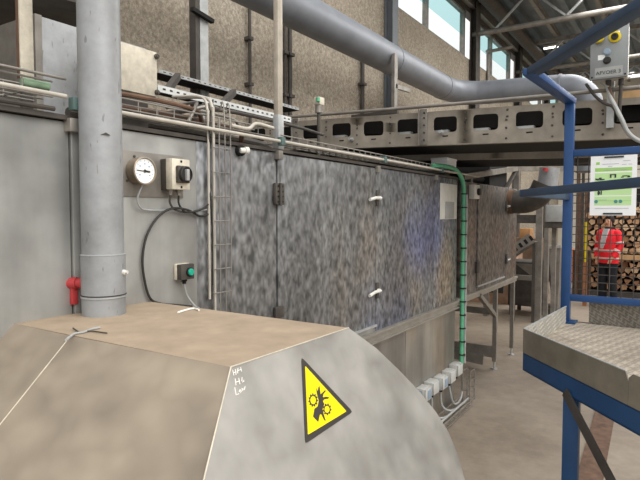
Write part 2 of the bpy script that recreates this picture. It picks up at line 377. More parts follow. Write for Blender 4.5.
# hanging strip lights
def strip_light(px, py, Y, L, label):
    p = atY(px, py, Y); t = thing('strip_light', label, 'ceiling light', p, 'lit strip lights under the roof')
    MB().box(p.x - L, p.x + L, p.y - .06, p.y + .06, p.z, p.z + .06).build('housing', M['white'], t)
    MB().tube([(p.x - L * .97, p.y, p.z - .022), (p.x + L * .97, p.y, p.z - .022)], .022, 10).build('tube', M['lamp'], t)
    for dx in (-.6, .6): MB().cyl((p.x + dx * L, p.y, p.z + .05), (p.x + dx * L, p.y, EAVE + .3), .006, 6).build('hanger', M['steel'], t)
strip_light(551, 47, 19.0, .22, 'lit strip light seen under the top handrail of the platform')
strip_light(590, 40, 21.0, .3, 'lit strip light just left of the yellow mushroom button')
strip_light(578, 81.5, 24.5, .3, 'left one of the two lit strip lights in line below the control box')
strip_light(588, 81, 24.6, .16, 'small lit strip light close left of the control box bottom')
strip_light(634, 75, 23.5, .55, 'lit strip light right of the hanging control box')

# ================================================================== OVEN HOUSING (near machine)
YE = 5.02; TOP = 2.15
oven = thing('oven_housing', 'long grey stainless steel oven housing with swirl-ground doors along the hall wall', 'machine', (FX, 2.0, 0))
YS, YD1, YD2, YL = 1.117, 2.265, 3.372, 4.45
MB().box(FX - 1.8, FX - .035, YS, YE, .05, TOP - .03).build('body', M['panel_plain'], oven)
LX = FX - .008
MB().box(FX - 1.8, LX - .035, -1.5, YS - .001, .05, TOP - .03).build('body', M['panel_plain'], oven)
mb = MB(); mb.box(LX - .034, LX, -1.5, YS - .002, .0, TOP - .04, .002); mb.build('front_panel', M['panel_plain'], oven)
MB().box(FX - .034, FX, YS + .004, 1.70, .98, TOP - .04, .002).build('front_panel', M['panel_plain'], oven)
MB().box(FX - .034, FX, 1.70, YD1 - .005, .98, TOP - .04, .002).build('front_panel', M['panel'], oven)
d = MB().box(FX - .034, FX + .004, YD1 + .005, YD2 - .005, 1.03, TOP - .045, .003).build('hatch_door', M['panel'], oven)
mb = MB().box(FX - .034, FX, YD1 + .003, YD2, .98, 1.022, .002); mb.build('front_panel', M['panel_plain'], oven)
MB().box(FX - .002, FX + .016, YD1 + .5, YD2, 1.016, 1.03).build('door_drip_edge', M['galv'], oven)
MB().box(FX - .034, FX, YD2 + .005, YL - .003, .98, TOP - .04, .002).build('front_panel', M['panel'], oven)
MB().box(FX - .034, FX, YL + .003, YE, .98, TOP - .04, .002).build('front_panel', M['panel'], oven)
# hinge on the left edge of the hatch door
hp = atX(277, 194, FX); h = MB(); h.box(FX + .002, FX + .022, hp.y - .038, hp.y + .038, hp.z - .055, hp.z + .055, .004); h.cyl((FX + .026, hp.y - .002, hp.z - .055), (FX + .026, hp.y - .002, hp.z + .055), .009, 10)
ho = h.build('hinge', M['dsteel'], oven)
sc = MB()
for dy in (-.018, .018):
    for dz in (-.04, -.013, .013, .04): sc.cyl((FX + .021, hp.y + dy, hp.z + dz), (FX + .026, hp.y + dy, hp.z + dz), .005, 8)
sc.build('screws', M['vdark'], ho)
def lever(py, root, y, plate=True, px=374):
    p = atX(px, py, FX)
    pl = MB().box(FX, FX + .014, y - .005, y + .03, p.z - .055, p.z + .055, .003).build('handle_plate', M['dsteel'], root)
    l = MB(); l.cyl((FX + .012, y + .012, p.z), (FX + .03, y + .012, p.z), .014, 10); l.tube([(FX + .03, y + .02, p.z), (FX + .032, y - .06, p.z), (FX + .036, y - .15, p.z - .014)], .011, 8)
    l.build('lever', M['white'], pl)
h2 = atX(277, 312, FX); MB().box(FX + .002, FX + .02, h2.y - .035, h2.y + .035, h2.z - .03, h2.z + .03, .004).build('hinge', M['dsteel'], oven)
lever(198, oven, YD2); lever(291, oven, YD2)
# trim rail and skirt
tr = MB(); tr.box(FX - .03, FX + .03, YS + .004, YE + .01, .962, .98); tr.box(FX - .03, FX + .012, YS + .004, YE + .01, .918, .962); tr.box(FX - .03, FX + .03, YS + .004, YE + .01, .905, .918)
tr.build('trim_rail', M['trim'], oven)
MB().box(FX - .04, FX - .012, YS + .004, 2.9, .0, .905).build('skirt_panel', M['skirt'], oven)
MB().box(FX - .04, FX - .012, 2.906, 3.9, .0, .905).build('skirt_panel', M['skirt'], oven)
MB().box(FX - .04, FX - .012, 3.906, YE, .0, .905).build('skirt_panel', M['skirt'], oven)
MB().box(FX - 1.8, FX + .012, -1.5, YE, TOP - .036, TOP - .02).build('roof_edge', M['dsteel'], oven)
for y in (YS, YD1, YD2, YL):
    MB().box(FX - .01, FX + .03, y - .018, y + .018, TOP - .075, TOP - .03, .003).build('seam_bracket', M['steel'], oven)
# instrument back plate
a = atX(118, 152, FX); b_ = atX(164, 199, FX)
MB().box(FX, FX + .006, 1.22, 1.62, 1.862, 2.035, .002).build('instrument_plate', M['steel'], oven)

# ================================================================== RAISED OVEN SECTION
rs = thing('raised_oven_section', 'shorter stainless oven section standing on open steel legs beyond the green conduit', 'machine', (FX, 6.2, 0))
Y0, Y1 = 5.12, 7.28
MB().box(FX - 1.8, FX - .035, Y0, Y1, .99, TOP - .04).build('body', M['panel_rust'], rs)
ya, yb = atX(477, 240, FX).y, atX(504, 240, FX).y
MB().box(FX - .034, FX, Y0, ya - .008, .99, TOP - .045, .002).build('front_panel', M['panel_rust'], rs)
MB().box(FX - .034, FX, yb + .008, Y1, .99, TOP - .045, .002).build('front_panel', M['panel_rust'], rs)
d2 = MB().box(FX - .034, FX + .01, ya, yb, 1.045, TOP - .05, .003).build('hatch_door', M['panel_rust'], rs)
MB().box(FX - .034, FX, ya - .01, yb + .01, .99, 1.03, .002).build('front_panel', M['panel_rust'], rs)
MB().box(FX + .0, FX + .02, ya, yb, 1.032, 1.046).build('door_drip_edge', M['galv'], rs)
hz = atX(477, 267, FX).z; MB().box(FX, FX + .024, ya - .045, ya + .035, hz - .06, hz + .06, .004).build('hinge', M['dsteel'], rs)
for py in (206, 259):
    p = atX(506, py, FX); pl = MB().box(FX, FX + .015, p.y - .03, p.y + .05, p.z - .06, p.z + .06, .003).build('handle_plate', M['dsteel'], rs)
    MB().tube([(FX + .015, p.y, p.z), (FX + .045, p.y - .01, p.z), (FX + .05, p.y - .12, p.z - .01)], .012, 8).build('lever', M['galv'], pl)
tr = MB(); tr.box(FX - .03, FX + .02, Y0 - .1, Y1 + .02, .965, .99); tr.box(FX - .04, FX + .005, Y0 - .1, Y1 + .02, .925, .965); tr.build('trim_rail', M['trim'], rs)
def leg(x, y, w=.045):
    l = MB().box(x - w / 2, x + w / 2, y - w / 2, y + w / 2, .09, .93).build('leg', M['steel'], rs)
    f = MB(); f.cyl((x, y, .012), (x, y, .1), .012, 8); f.cyl((x, y, 0), (x, y, .014), .035, 12); f.build('levelling_foot', M['galv'], l)
for y in (6.35, 7.12): leg(FX + .0, y)
for x, y in ((-3.3, 6.35), (-3.3, 7.12), (-2.9, 8.0)):
    if x > -3.2: y = 7.2; x = -2.55
    leg(x, y)
MB().bar((FX, 5.75, .93), (FX, 6.35, .62), .04, .045).build('diagonal_brace', M['steel'], rs)
for z, y, w in ((.67, 6.0, .07),): MB().bar((-3.3, 6.33, z), (FX, 6.33, z), .03, w).build('cross_rail', M['steel'], rs)
MB().bar((-3.3, 6.35, .2), (FX, 6.35, .2), .04, .13).build('low_cross_beam', M['steel'], rs)
MB().bar((-2.5, 6.32, .14), (FX - .12, 6.32, .10), .03, .12).build('drip_tray', M['steel'], rs)
MB().bar((-3.4, 6.9, .86), (FX - .05, 6.9, .86), .06, .1).build('cross_beam', M['dsteel'], rs)

# ================================================================== FOREGROUND HOOD
HZ = 1.45; a_, bq, cq = .5, 1.02, .587
hood = thing('machine_hood', 'big dusty grey steel hood with sloping sides in the foreground below the fat pipe', 'machine hood', (-1.3, 1.15, 0))
Bp = V((-.846, .923, HZ)); Cp = V((-.838, 1.44, HZ)); Dp = V((FX - .04, .915, HZ)); Ep = V((FX, 1.44, HZ))
MB().prism([Dp, Bp, Cp, Ep, V((FX, YS, HZ)), V((Dp.x, YS, HZ))], (0, 0, -.012)).build('top_plate', M['dust'], hood)
nx = V((1, 0, a_)).normalized(); ny = V((0, -1, bq)).normalized()
DEP = .62
Bl = Bp + V((a_ * DEP, -bq * DEP, -DEP)); Dl = Dp + V((0, -bq * DEP, -DEP))
# curved rear edge of the side plate, followed on the plate's own plane
edge = [Cp] + [atP(px, py, Bp, nx) for px, py in ((376, 348), (400, 371), (420, 392), (436, 412), (448, 431), (457, 452), (465, 480))]
last = edge[-1]; edge.append(V((-.846 + a_ * DEP, last.y + .02, HZ - DEP)))
side = [Bp] + edge + [Bl]
MB().prism(side, -nx * .006).build('side_plate', M['hood_side'], hood)
mb = MB(); S = atP(71, 336, Dp, ny); S2 = atP(0, 425, Dp, ny); dr = (S2 - S); S2 = S + dr * (DEP / (S.z - S2.z))
nyo = -ny * .006
mb.prism([Bp, Bl, V((S2.x, Dl.y, Dl.z)), S], nyo).build('front_plate', M['hood_front'], hood)
MB().prism([S, V((S2.x, Dl.y, Dl.z)), Dl, Dp], nyo).build('front_plate', M['hood_front'], hood)
# rear plate: ruled between the curved edge and the oven
mb = MB(); bm = mb.bm
ev = [bm.verts.new(p - nx * .003) for p in edge]; wv = [bm.verts.new((FX + .001, p.y, p.z)) for p in edge]
for i in range(len(ev) - 1): mb.face([ev[i], ev[i + 1], wv[i + 1], wv[i]], True)
mb.build('rear_plate', M['hood_front'], hood)
# skirt below the slopes down to the floor
zl = HZ - DEP; yb2 = edge[-1].y; xr = Bl.x
MB().box(FX, xr, Bl.y, yb2, 0, zl - .004).build('base_box', M['hood_side'], hood)
MB().tube([Bp + V((0, 0, .001)), Bp.lerp(Bl, .5) + V((.001, -.001, .001)), Bl], .002, 8).build('corner_weld', M['seam'], hood)
MB().tube([S + ny * .001, V((S2.x, Dl.y, Dl.z)) + ny * .001], .0017, 8).build('plate_weld', M['seam'], hood)
MB().tube([Bp, Cp], .002, 8).build('top_edge_weld', M['seam'], hood)
# marker writing on the side plate
def on_side(px, py, off=.0008): return atP(px, py, Bp, nx) + nx * off
wr = MB()
K = 384 / 40.
def ink(pts, r=.0011): wr.tube([on_side(222 + x / K, 355 + y / K) for x, y in pts], r, 6)
ink([(98, 142), (112, 198)]); ink([(128, 138), (132, 192)]); ink([(104, 172), (130, 165)])
ink([(150, 128), (148, 178)]); ink([(176, 118), (186, 160)]); ink([(150, 152), (182, 140)])
ink([(124, 228), (132, 292)]); ink([(158, 222), (170, 282)]); ink([(128, 262), (166, 252)])
ink([(190, 215), (188, 250), (196, 262), (208, 254), (206, 240)])
ink([(120, 312), (134, 388), (160, 372)])
ink([(168, 336), (164, 352), (174, 362), (182, 350), (178, 338), (168, 336)])
ink([(188, 318), (196, 344), (204, 326), (212, 336), (220, 300)])
wr.build('marker_writing', M['paint'], hood)
# crushing-hazard sign
sign = thing('warning_sign', 'yellow and black triangular hand-crush warning sign stuck on the sloping hood side', 'sign', on_side(320, 405))
def poly(pts, off, th=.0006): return [on_side(px, py, off) for px, py in pts], nx * th
def rounded(tri, f=.07):
    out = []
    for i in range(3):
        p, q, r = tri[i - 1], tri[i], tri[(i + 1) % 3]
        for t, (u, w) in (((1), (p, q)), ((2), (q, r))): pass
        A1 = tuple(q[k] + (p[k] - q[k]) * f for k in (0, 1)); A2_ = tuple(q[k] + (r[k] - q[k]) * f for k in (0, 1)); md = tuple((A1[k] + A2_[k]) / 2 * .4 + q[k] * .6 for k in (0, 1))
        out += [A1, md, A2_]
    return out
p, e = poly(rounded([(301, 357), (352.5, 412), (305, 444)], .05), .0005, .001); MB().prism(p, e).build('black_border', M['signblack'], sign)
p, e = poly(rounded([(304.6, 366), (346, 411.5), (307.3, 435)], .02), .0016); MB().prism(p, e).build('yellow_field', M['signyellow'], sign)
def zp(x, y): return (300 + x * 45 / 393., 370 + y * 55 / 480.)
hand = [(108, 410), (120, 340), (148, 320), (158, 270), (140, 200), (136, 160), (148, 190), (156, 150), (164, 145), (172, 215), (190, 200), (212, 178), (218, 186), (196, 215), (192, 240), (220, 236), (246, 240), (240, 252), (205, 258), (192, 275), (205, 300), (190, 345), (200, 390), (218, 445), (206, 440), (178, 385), (165, 395), (152, 455)]
p, e = poly([zp(*q) for q in hand], .0024); MB().prism(p, e).build('hand_pictogram', M['signblack'], sign)
def gear(cx, cy, rx, ry, n, name):
    mb = MB(); N = n * 4; out = []; inn = []
    for k in range(N):
        t = 2 * math.pi * k / N; f = 1.0 if k % 4 in (0, 1) else .78
        out.append(zp(cx + rx * f * math.cos(t), cy + ry * f * math.sin(t))); inn.append(zp(cx + rx * .6 * math.cos(t), cy + ry * .6 * math.sin(t)))
    o1 = [mb.bm.verts.new(on_side(*q, .0024)) for q in out]; i1 = [mb.bm.verts.new(on_side(*q, .0024)) for q in inn]
    o2 = [mb.bm.verts.new(on_side(*q, .003)) for q in out]; i2 = [mb.bm.verts.new(on_side(*q, .003)) for q in inn]
    for k in range(N):
        j = (k + 1) % N
        mb.face([o2[k], o2[j], i2[j], i2[k]]); mb.face([o1[k], o1[j], o2[j], o2[k]]); mb.face([i1[k], i2[k], i2[j], i1[j]]); mb.face([o1[k], i1[k], i1[j], o1[j]])
    mb.build(name, M['signblack'], sign)
gear(108, 265, 42, 60, 11, 'gear_pictogram'); gear(230, 345, 38, 52, 9, 'gear_pictogram')

# ================================================================== FAT VERTICAL PIPE
PXc = V((-1.668, 1.178, HZ)); pr = .0695
ep = thing('exhaust_pipe', 'fat grey vertical sheet metal pipe rising from the dusty hood top', 'pipe', PXc)
zs = atY(104, 257, PXc.y - .07).z; zc = atY(104, 301, PXc.y - .07).z
MB().lathe(PXc + V((0, 0, zs - HZ)), (0, 0, 1), [(0, pr), (1.7, pr)], 40).build('upper_tube', M['pipe'], ep)
MB().lathe(PXc, (0, 0, 1), [(0, pr + .003), (zc - HZ, pr + .003), (zc - HZ + .001, pr + .004), (zs - HZ - .001, pr + .004), (zs - HZ, pr + .002)], 40).build('lower_sleeve', M['pipe'], ep)
MB().lathe(PXc + V((0, 0, zc - HZ - .003)), (0, 0, 1), [(0, pr + .004), (.001, pr + .0065), (.005, pr + .0065), (.006, pr + .004)], 40).build('joint_ring', M['galv'], ep)
MB().lathe(PXc + V((0, 0, zc - HZ + .004)), (0, 0, 1), [(0, pr + .003), (.0005, pr + .0052), (.004, pr + .0052), (.0045, pr + .003)], 40).build('joint_gap', M['gap'], ep)
MB().lathe(PXc + V((0, 0, zs - HZ - .002)), (0, 0, 1), [(0, pr + .003), (.001, pr + .0055), (.004, pr + .0055), (.005, pr + .002)], 40).build('bead_ring', M['galv'], ep)
# red lever valve on its left side
ldir = V((-.80, -.52, 0)).normalized()
zv = atY(80, 281, 1.17).z
vb = MB(); st = PXc + V((0, 0, zv - HZ)) + ldir * (pr - .003)
vb.lathe(st, ldir, [(0, .022), (.012, .022), (.013, .017), (.026, .017), (.027, .0215), (.062, .0215), (.066, .016)], 18)
vv = vb.build('valve_body', M['red'], ep)
tip = st + ldir * .038; mb = MB()
mb.bar(tip + V((.0, 0, -.004)), tip + V((.004, -.002, -.074)), .026, .014, (1, 0, 0), .003)
mb.build('valve_lever', M['red'], vv)
fdir = V((.86, .4, 0)).normalized(); MB().lathe(PXc + V((0, 0, atY(128, 273, 1.2).z - HZ)) + fdir * (pr - .002), fdir, [(0, .009), (.012, .009), (.013, .006), (.022, .006)], 12).build('test_plug', M['white'], ep)
zb = atY(112, 132, 1.13).z; fr = (V((0, 0, 0)) - PXc); fr.z = 0; fr.normalize()
rt = V((-fr.y, fr.x, 0))
c0 = PXc + fr * (pr + .0012) + rt * .016; c0.z = zb
MB().prism([c0 - rt * .018 - V((0, 0, .003)), c0 + V((0, 0, .006)), c0 + rt * .014 - V((0, 0, .003))], fr * -.004).build('scratch_patch', M['dsteel'], ep)

# ================================================================== INSTRUMENTS ON THE OVEN
g = atX(141, 172, FX); gx = FX + .006
gauge = thing('pressure_gauge', 'round dial gauge with white face on the oven beside the fat pipe', 'gauge', (gx, g.y, g.z))
gc = V((gx, g.y - .026, g.z))
MB().lathe(gc, (1, 0, 0), [(0, .046), (.004, .0505), (.04, .0505), (.043, .0535), (.052, .0535), (.054, .049), (.047, .0465)], 36).build('case', plain('tarnished_brass_grey', '#9a8d7c', .45, .45, .25, 20), gauge)
MB().lathe(gc + V((.0465, 0, 0)), (1, 0, 0), [(0, .046), (.0015, .046)], 36).build('dial', M['paper'], gauge)
mk = MB()
for k in range(11):
    t = R(225 - 27 * k); dv = V((0, math.cos(t), math.sin(t))); p = gc + V((.0482, 0, 0))
    mk.bar(p + dv * .035, p + dv * .041, .0022, .0008, (1, 0, 0))
for t in (40, 90, 140, 215, -35):
    dv = V((0, math.cos(R(t)), math.sin(R(t)))); p = gc + V((.0482, 0, 0)) + dv * .027; mk.bar(p - V((0, .004, 0)), p + V((0, .004, 0)), .005, .0006, (1, 0, 0))
mk.build('scale_marks', M['greyprint'], gauge)
p = gc + V((.0496, 0, 0)); nd = MB(); nd.bar(p + V((0, -.037, .001)), p + V((0, .012, -.001)), .003, .0012, (1, 0, 0)); nd.bar(p + V((0, .0, 0)), p + V((0, .024, -.002)), .007, .0012, (1, 0, 0)); nd.cyl(p - V((.001, 0, 0)), p + V((.002, 0, 0)), .006, 12); nd.build('needle', M['signblack'], gauge)
for t in (100, 220, 340): dv = V((0, math.cos(R(t)), math.sin(R(t)))); MB().cyl(gc + dv * .0575 + V((-.004, 0, 0)), gc + dv * .0575 + V((.004, 0, 0)), .005, 8).build('flange_screw', M['dsteel'], gauge)

s = atX(178, 176, FX); sy = s.y - .052
sw = thing('rotary_switch', 'cream isolator switch box with black rotary knob beside the round gauge', 'switch', (gx, sy, s.z))
MB().box(gx, gx + .032, sy - .045, sy + .045, s.z - .062, s.z + .062, .003).build('back_box', M['dsteel'], sw)
MB().box(gx + .032, gx + .07, sy - .047, sy + .047, s.z - .06, s.z + .062, .004).build('cover', M['cream'], sw)
MB().box(gx + .07, gx + .086, sy - .030, sy + .032, s.z - .034, s.z + .034, .004).build('knob_plate', M['dsteel'], sw)
kb = MB().lathe((gx + .086, sy + .002, s.z), (1, 0, 0), [(0, .031), (.014, .031), (.016, .028), (.010, .026)], 24).build('knob', M['black'], sw)
MB().box(gx + .094, gx + .109, sy - .005, sy + .009, s.z - .025, s.z + .02, .002).build('knob_grip', M['grey'], kb)
for dz in (.052, -.05): MB().cyl((gx + .069, sy, s.z + dz), (gx + .072, sy, s.z + dz), .005, 10).build('cover_screw', M['vdark'], sw)
for dy in (-.022, .022): MB().lathe((gx + .03, sy + dy, s.z - .058), (0, 0, -1), [(0, .012), (.012, .012), (.013, .009), (.024, .009)], 12).build('cable_gland', M['steel'], sw)

q = atX(184, 271, FX); qy = q.y - .02
bb = thing('push_button_box', 'small grey box with green push button low on the oven front', 'push button', (FX, qy, q.z))
MB().box(FX, FX + .018, qy - .036, qy + .036, q.z - .032, q.z + .034, .003).build('back_box', M['cream'], bb)
MB().box(FX + .018, FX + .045, qy - .036, qy + .036, q.z - .031, q.z + .033, .003).build('cover', M['dsteel'], bb)
MB().lathe((FX + .045, qy + .008, q.z), (1, 0, 0), [(0, .019), (.006, .019), (.007, .016)], 18).build('button_collar', M['vdark'], bb)
MB().lathe((FX + .05, qy + .008, q.z), (1, 0, 0), [(0, .0145), (.008, .0145), (.010, .012)], 18).build('button', M['greenbtn'], bb)
MB().lathe((FX + .022, qy + .0, q.z - .03), (0, 0, -1), [(0, .012), (.01, .012), (.011, .008), (.02, .008)], 12).build('cable_gland', M['vdark'], bb)

l = atX(240, 151, FX)
il = thing('inspection_fitting', 'small black fitting with a shiny white round cap high on the oven', 'fitting', (FX, l.y, l.z))
MB().lathe((FX, l.y - .01, l.z), (1, 0, 0), [(0, .026), (.02, .026), (.022, .018), (.035, .018)], 18).build('socket_base', M['vdark'], il)
MB().lathe((FX + .028, l.y - .03, l.z - .002), (.35, .93, .05), [(0, .010), (.004, .013), (.024, .013), (.025, .017), (.042, .017), (.046, .012)], 18).build('white_cap', M['white'], il)

# cables on the oven front
def cable(name, pts, r, mat, label, cat='cable', group=None, n=6):
    o = MB().tube(pts, r, 8, n).build(name, M[mat]); return tag(o, label, cat, group)
def fx(px, py, off=.012): return atX(px, py, FX + off)
cable('capillary_tube', [(gx + .03, gc.y + .004, gc.z - .05), fx(137.5, 198, .025), fx(140, 207, .02), fx(147, 210), fx(170, 210.5), fx(195, 211), fx(208, 209.5)], .0035, 'galv', 'thin metal tube from the gauge bending along to the wire ladder')
cable('switch_cable', [(gx + .03, sy - .022, s.z - .08), fx(170, 203, .03), fx(176, 210, .025), fx(190, 212, .02), fx(208, 207, .015)], .0045, 'dsteel', 'grey cable from left gland of the isolator switch to the ladder')
cable('switch_cable', [(gx + .03, sy + .022, s.z - .08), fx(179, 204, .03), fx(186, 212, .03), fx(200, 210, .03), fx(209, 204, .02)], .004, 'black', 'dark cable from right gland of the isolator switch to the ladder')
cable('loop_cable', [fx(209, 214, .02), fx(200, 216, .015), fx(188, 210, .03), fx(172, 208.5, .03), fx(158, 217), fx(147, 235), fx(142.5, 258), fx(144.5, 280), fx(150, 298), fx(160, 303.5, .015), fx(176, 305, .02), fx(192, 306.5, .03)], .005, 'black', 'long black cable hanging in a big loop from ladder to hood top')
cable('button_cable', [(FX + .022, qy, q.z - .05), fx(185, 288, .02), fx(188, 297, .02), fx(195, 306, .035), fx(199, 308, .06)], .004, 'grey', 'short grey cable from push button box down to hood top')
def topz(px, py, dz=.004): return atZ(px, py, HZ + dz)
cable('loose_wire', [topz(66, 340), topz(74, 334), topz(84, 332), topz(92, 329), topz(100, 327.5)], .0035, 'grey', 'loose bit of wire lying on the hood top before the fat pipe', 'wire', 'wire scraps')
cable('loose_wire', [topz(73, 328), topz(80, 332), topz(90, 331), topz(107, 333)], .002, 'dsteel', 'thin dark wire crossing the loose wire before the fat pipe', 'wire', 'wire scraps')
cable('loose_wire', [topz(178, 312.5), topz(186, 310), topz(194, 308.5), topz(199, 310)], .0035, 'paint', 'white bit of wire lying on the hood below the green button', 'wire', 'wire scraps')

# ================================================================== WIRE LADDER WITH CONDUITS
LZ0, LZ1 = 1.16, 2.30
lad = thing('wire_cable_ladder', 'vertical wire mesh cable ladder on the oven right of the isolator switch', 'cable ladder', (FX, 1.86, LZ0))
ys = [atX(px, 200, FX + .04).y for px in (214, 220.5, 226, 231.5)]
for y in ys: MB().tube([(FX + .035, y, LZ0), (FX + .035, y, LZ1 - .1), (FX + .0, y, LZ1 - .03), (FX - .1, y, LZ1)] if y > ys[1] else [(FX + .035, y, LZ0), (FX + .035, y, LZ1 - .08)], .003, 8, 4).build('upright_wire', M['steel'], lad)
for k in range(9):
    z = LZ0 + .07 + k * .107; MB().tube([(FX, ys[0], z), (FX + .035, ys[0], z), (FX + .036, ys[-1], z), (FX, ys[-1], z)], .003, 6).build('rung', M['steel'], lad)
for i, (px, r, mt, nm) in enumerate(((210.5, .006, 'whitepipe', 'left'), (215.5, .0075, 'whitepipe', 'right'))):
    y = atX(px, 200, FX + .03).y
    o = MB().tube([(FX + .02, y, 1.10 if i else 1.42), (FX + .02, y, 2.16), (FX + .012, y + .004, 2.25), (FX - .03, y + .01, 2.31), (FX - .2, y, 2.33)], r, 10, 6).build('vertical_conduit', M[mt])
    tag(o, ('thin pale conduit at left of the wire cable ladder', 'thicker pale conduit against the left wires of the cable ladder')[i], 'conduit', 'conduits on the cable ladder')
cable('ladder_cable', [fx(213, 100, -.05), fx(210, 118, .02), fx(208.5, 150, .02), fx(208.5, 185, .015), fx(211, 200, .03), fx(213, 240, .03), fx(213, 285, .03)], .0045, 'black', 'black cable running down beside the pale conduits of the ladder')

# ================================================================== PIPES AND TRAYS ALONG THE OVEN TOP
RZ = 2.165
o = MB().tube([(FX + .035, 1.2, RZ), (FX + .035, 5.55, RZ)], .0085, 12).build('top_conduit', M['whitepipe']); tag(o, 'long pale conduit along the top edge of the oven right of the fat pipe', 'conduit')
o = MB().tube([(FX + .04, -1.0, 2.185), (FX + .04, 1.08, 2.185)], .0075, 12).build('handrail_tube', M['whitepipe']); tag(o, 'pale tube along the oven top at the left edge of the picture', 'conduit')
o = MB().tube([(FX + .02, 1.9, 2.20), (FX + .02, 2.02, 2.20), (FX + .02, 2.08, 2.232), (FX - .01, 2.25, 2.235)], .009, 10, 4).build('bent_conduit', M['whitepipe']); tag(o, 'short pale conduit with a kink left of the square upright', 'conduit')
for y, lb in ((1.115, 'beside the fat pipe'), (2.262, 'at the foot of the square upright'), (3.43, 'above the door handles'), (4.52, 'above the white label plate')):
    o = MB().box(FX + .02, FX + .05, y - .016, y + .016, RZ - .02, RZ + .022, .003).build('pipe_clip', M['teal']); tag(o, 'small teal plastic pipe clip on the oven edge ' + lb, 'clip', 'teal pipe clips')
def mesh_tray(name, x0, x1, y0, y1, z, label, step=.075, h=.04):
    t = thing(name, label, 'cable tray', (x0, y0, z))
    sw_ = MB()
    for x, zz in ((x0, z + h), (x0, z), ((x0 + x1) / 2, z), (x1, z), (x1, z + h)): MB().tube([(x, y0, zz), (x, y1, zz)], .0035, 6).build('long_wire', M['steel'], t)
    y = y0 + .02
    n = int((y1 - y0) / step)
    for k in range(n): MB().tube([(x0, y, z + h), (x0, y, z), (x1, y, z), (x1, y, z + h)], .0028, 6).build('cross_wire', M['steel'], t); y += step
mesh_tray('wire_tray', FX - .10, FX - .0, 2.30, 4.95, TOP + .015, 'wire mesh cable tray on the oven top right of the square upright')
mesh_tray('wire_tray', FX - .11, FX - .01, 1.30, 2.22, TOP + .04, 'wire mesh cable tray between the fat pipe and the square upright', .09)
mesh_tray('wire_tray', FX - .12, FX - .005, -.6, 1.06, TOP + .035, 'wire mesh cable tray at the far left oven top', .11, .05)
for i, (x, z, y0_, y1_, r, m_, lb) in enumerate(((FX - .04, TOP + .03, 1.3, 4.9, .009, 'dsteel', 'dark cable lying in the wire trays along the oven top'), (FX - .075, TOP + .032, 1.4, 4.4, .007, 'grey', 'grey cable lying in the wire trays behind the dark one'),
        (FX - .02, 2.118, 2.3, 4.9, .007, 'dsteel', 'dark tube tucked under the oven edge above the hatch door'), (FX + .02, 2.142, -.6, 1.05, .008, 'dsteel', 'dark tube under the pale one at the far left'), (FX + .008, 2.25, -.6, 1.1, .005, 'steel', 'thin rail wire above the pale tube at the far left'))):
    o = MB().tube([(x, y0_, z), (x + .01, (y0_ * 2 + y1_) / 3, z + .006), (x - .005, (y0_ + 2 * y1_) / 3, z), (x, y1_, z)], r, 8, 6).build('tray_cable', M[m_]); tag(o, lb, 'cable')
p = atX(47, 94, FX - .04); o = MB().tube([(FX - .03, p.y - .09, 2.222), (FX - .03, p.y + .0, 2.222)], .014, 12).build('cable_sleeve', plain('faded_green_sleeve', '#86a184', .6, 0, .3, 20)); tag(o, 'green cable sleeve in the wire tray near the left edge', 'cable sleeve')
# tangle of small conduits between ladder and upright
for i, (pts, r, m_, lb) in enumerate((
    ([(-1.9, 1.3, 2.28), (-1.9, 1.75, 2.27), (-1.86, 1.9, 2.30), (-1.9, 2.05, 2.30)], .009, 'steel', 'grey conduit behind the ladder top, lower of the crossing pipes'),
    ([(-2.0, 1.3, 2.24), (-2.0, 1.7, 2.25), (-2.0, 2.1, 2.33), (-2.1, 2.9, 2.36), (-2.2, 3.4, 2.37)], .011, 'dsteel', 'dark pipe rising behind the ladder top to the square upright'),
    ([(-1.95, 1.35, 2.21), (-1.95, 2.2, 2.2)], .012, 'whitepipe', 'pale pipe lying on the oven top behind the ladder'),
    ([(-1.83, 1.72, 2.18), (-1.83, 1.78, 2.28), (-1.9, 1.83, 2.31), (-2.1, 1.85, 2.31)], .008, 'steel', 'bent grey conduit arching over at the ladder top'))):
    o = MB().tube(pts, r, 8, 5).build('small_conduit', M[m_]); tag(o, lb, 'conduit')
for i, (x, z, y0_, y1_, r, m_, lb) in enumerate(((-1.84, 2.262, 1.3, 1.86, .010, 'rust', 'brownish pipe just under the beige housing, behind the wire tray'), (-1.90, 2.225, 1.3, 2.2, .014, 'rust', 'thick brownish pipe low behind the wire tray, left of the square upright'),
        (-1.97, 2.29, 1.45, 2.25, .008, 'steel', 'thin grey pipe over the brownish ones behind the wire tray'), (-2.05, 2.20, 1.3, 2.6, .02, 'dsteel', 'thick dark pipe lying deepest on the oven roof behind the wire tray'))):
    o = MB().tube([(x, y0_, z), (x, (y0_ + y1_) / 2, z + .008), (x + .01, y1_ - .08, z - .004), (x - .03, y1_, z - .05)], r, 8, 5).build('roof_pipe', M[m_]); tag(o, lb, 'pipe')
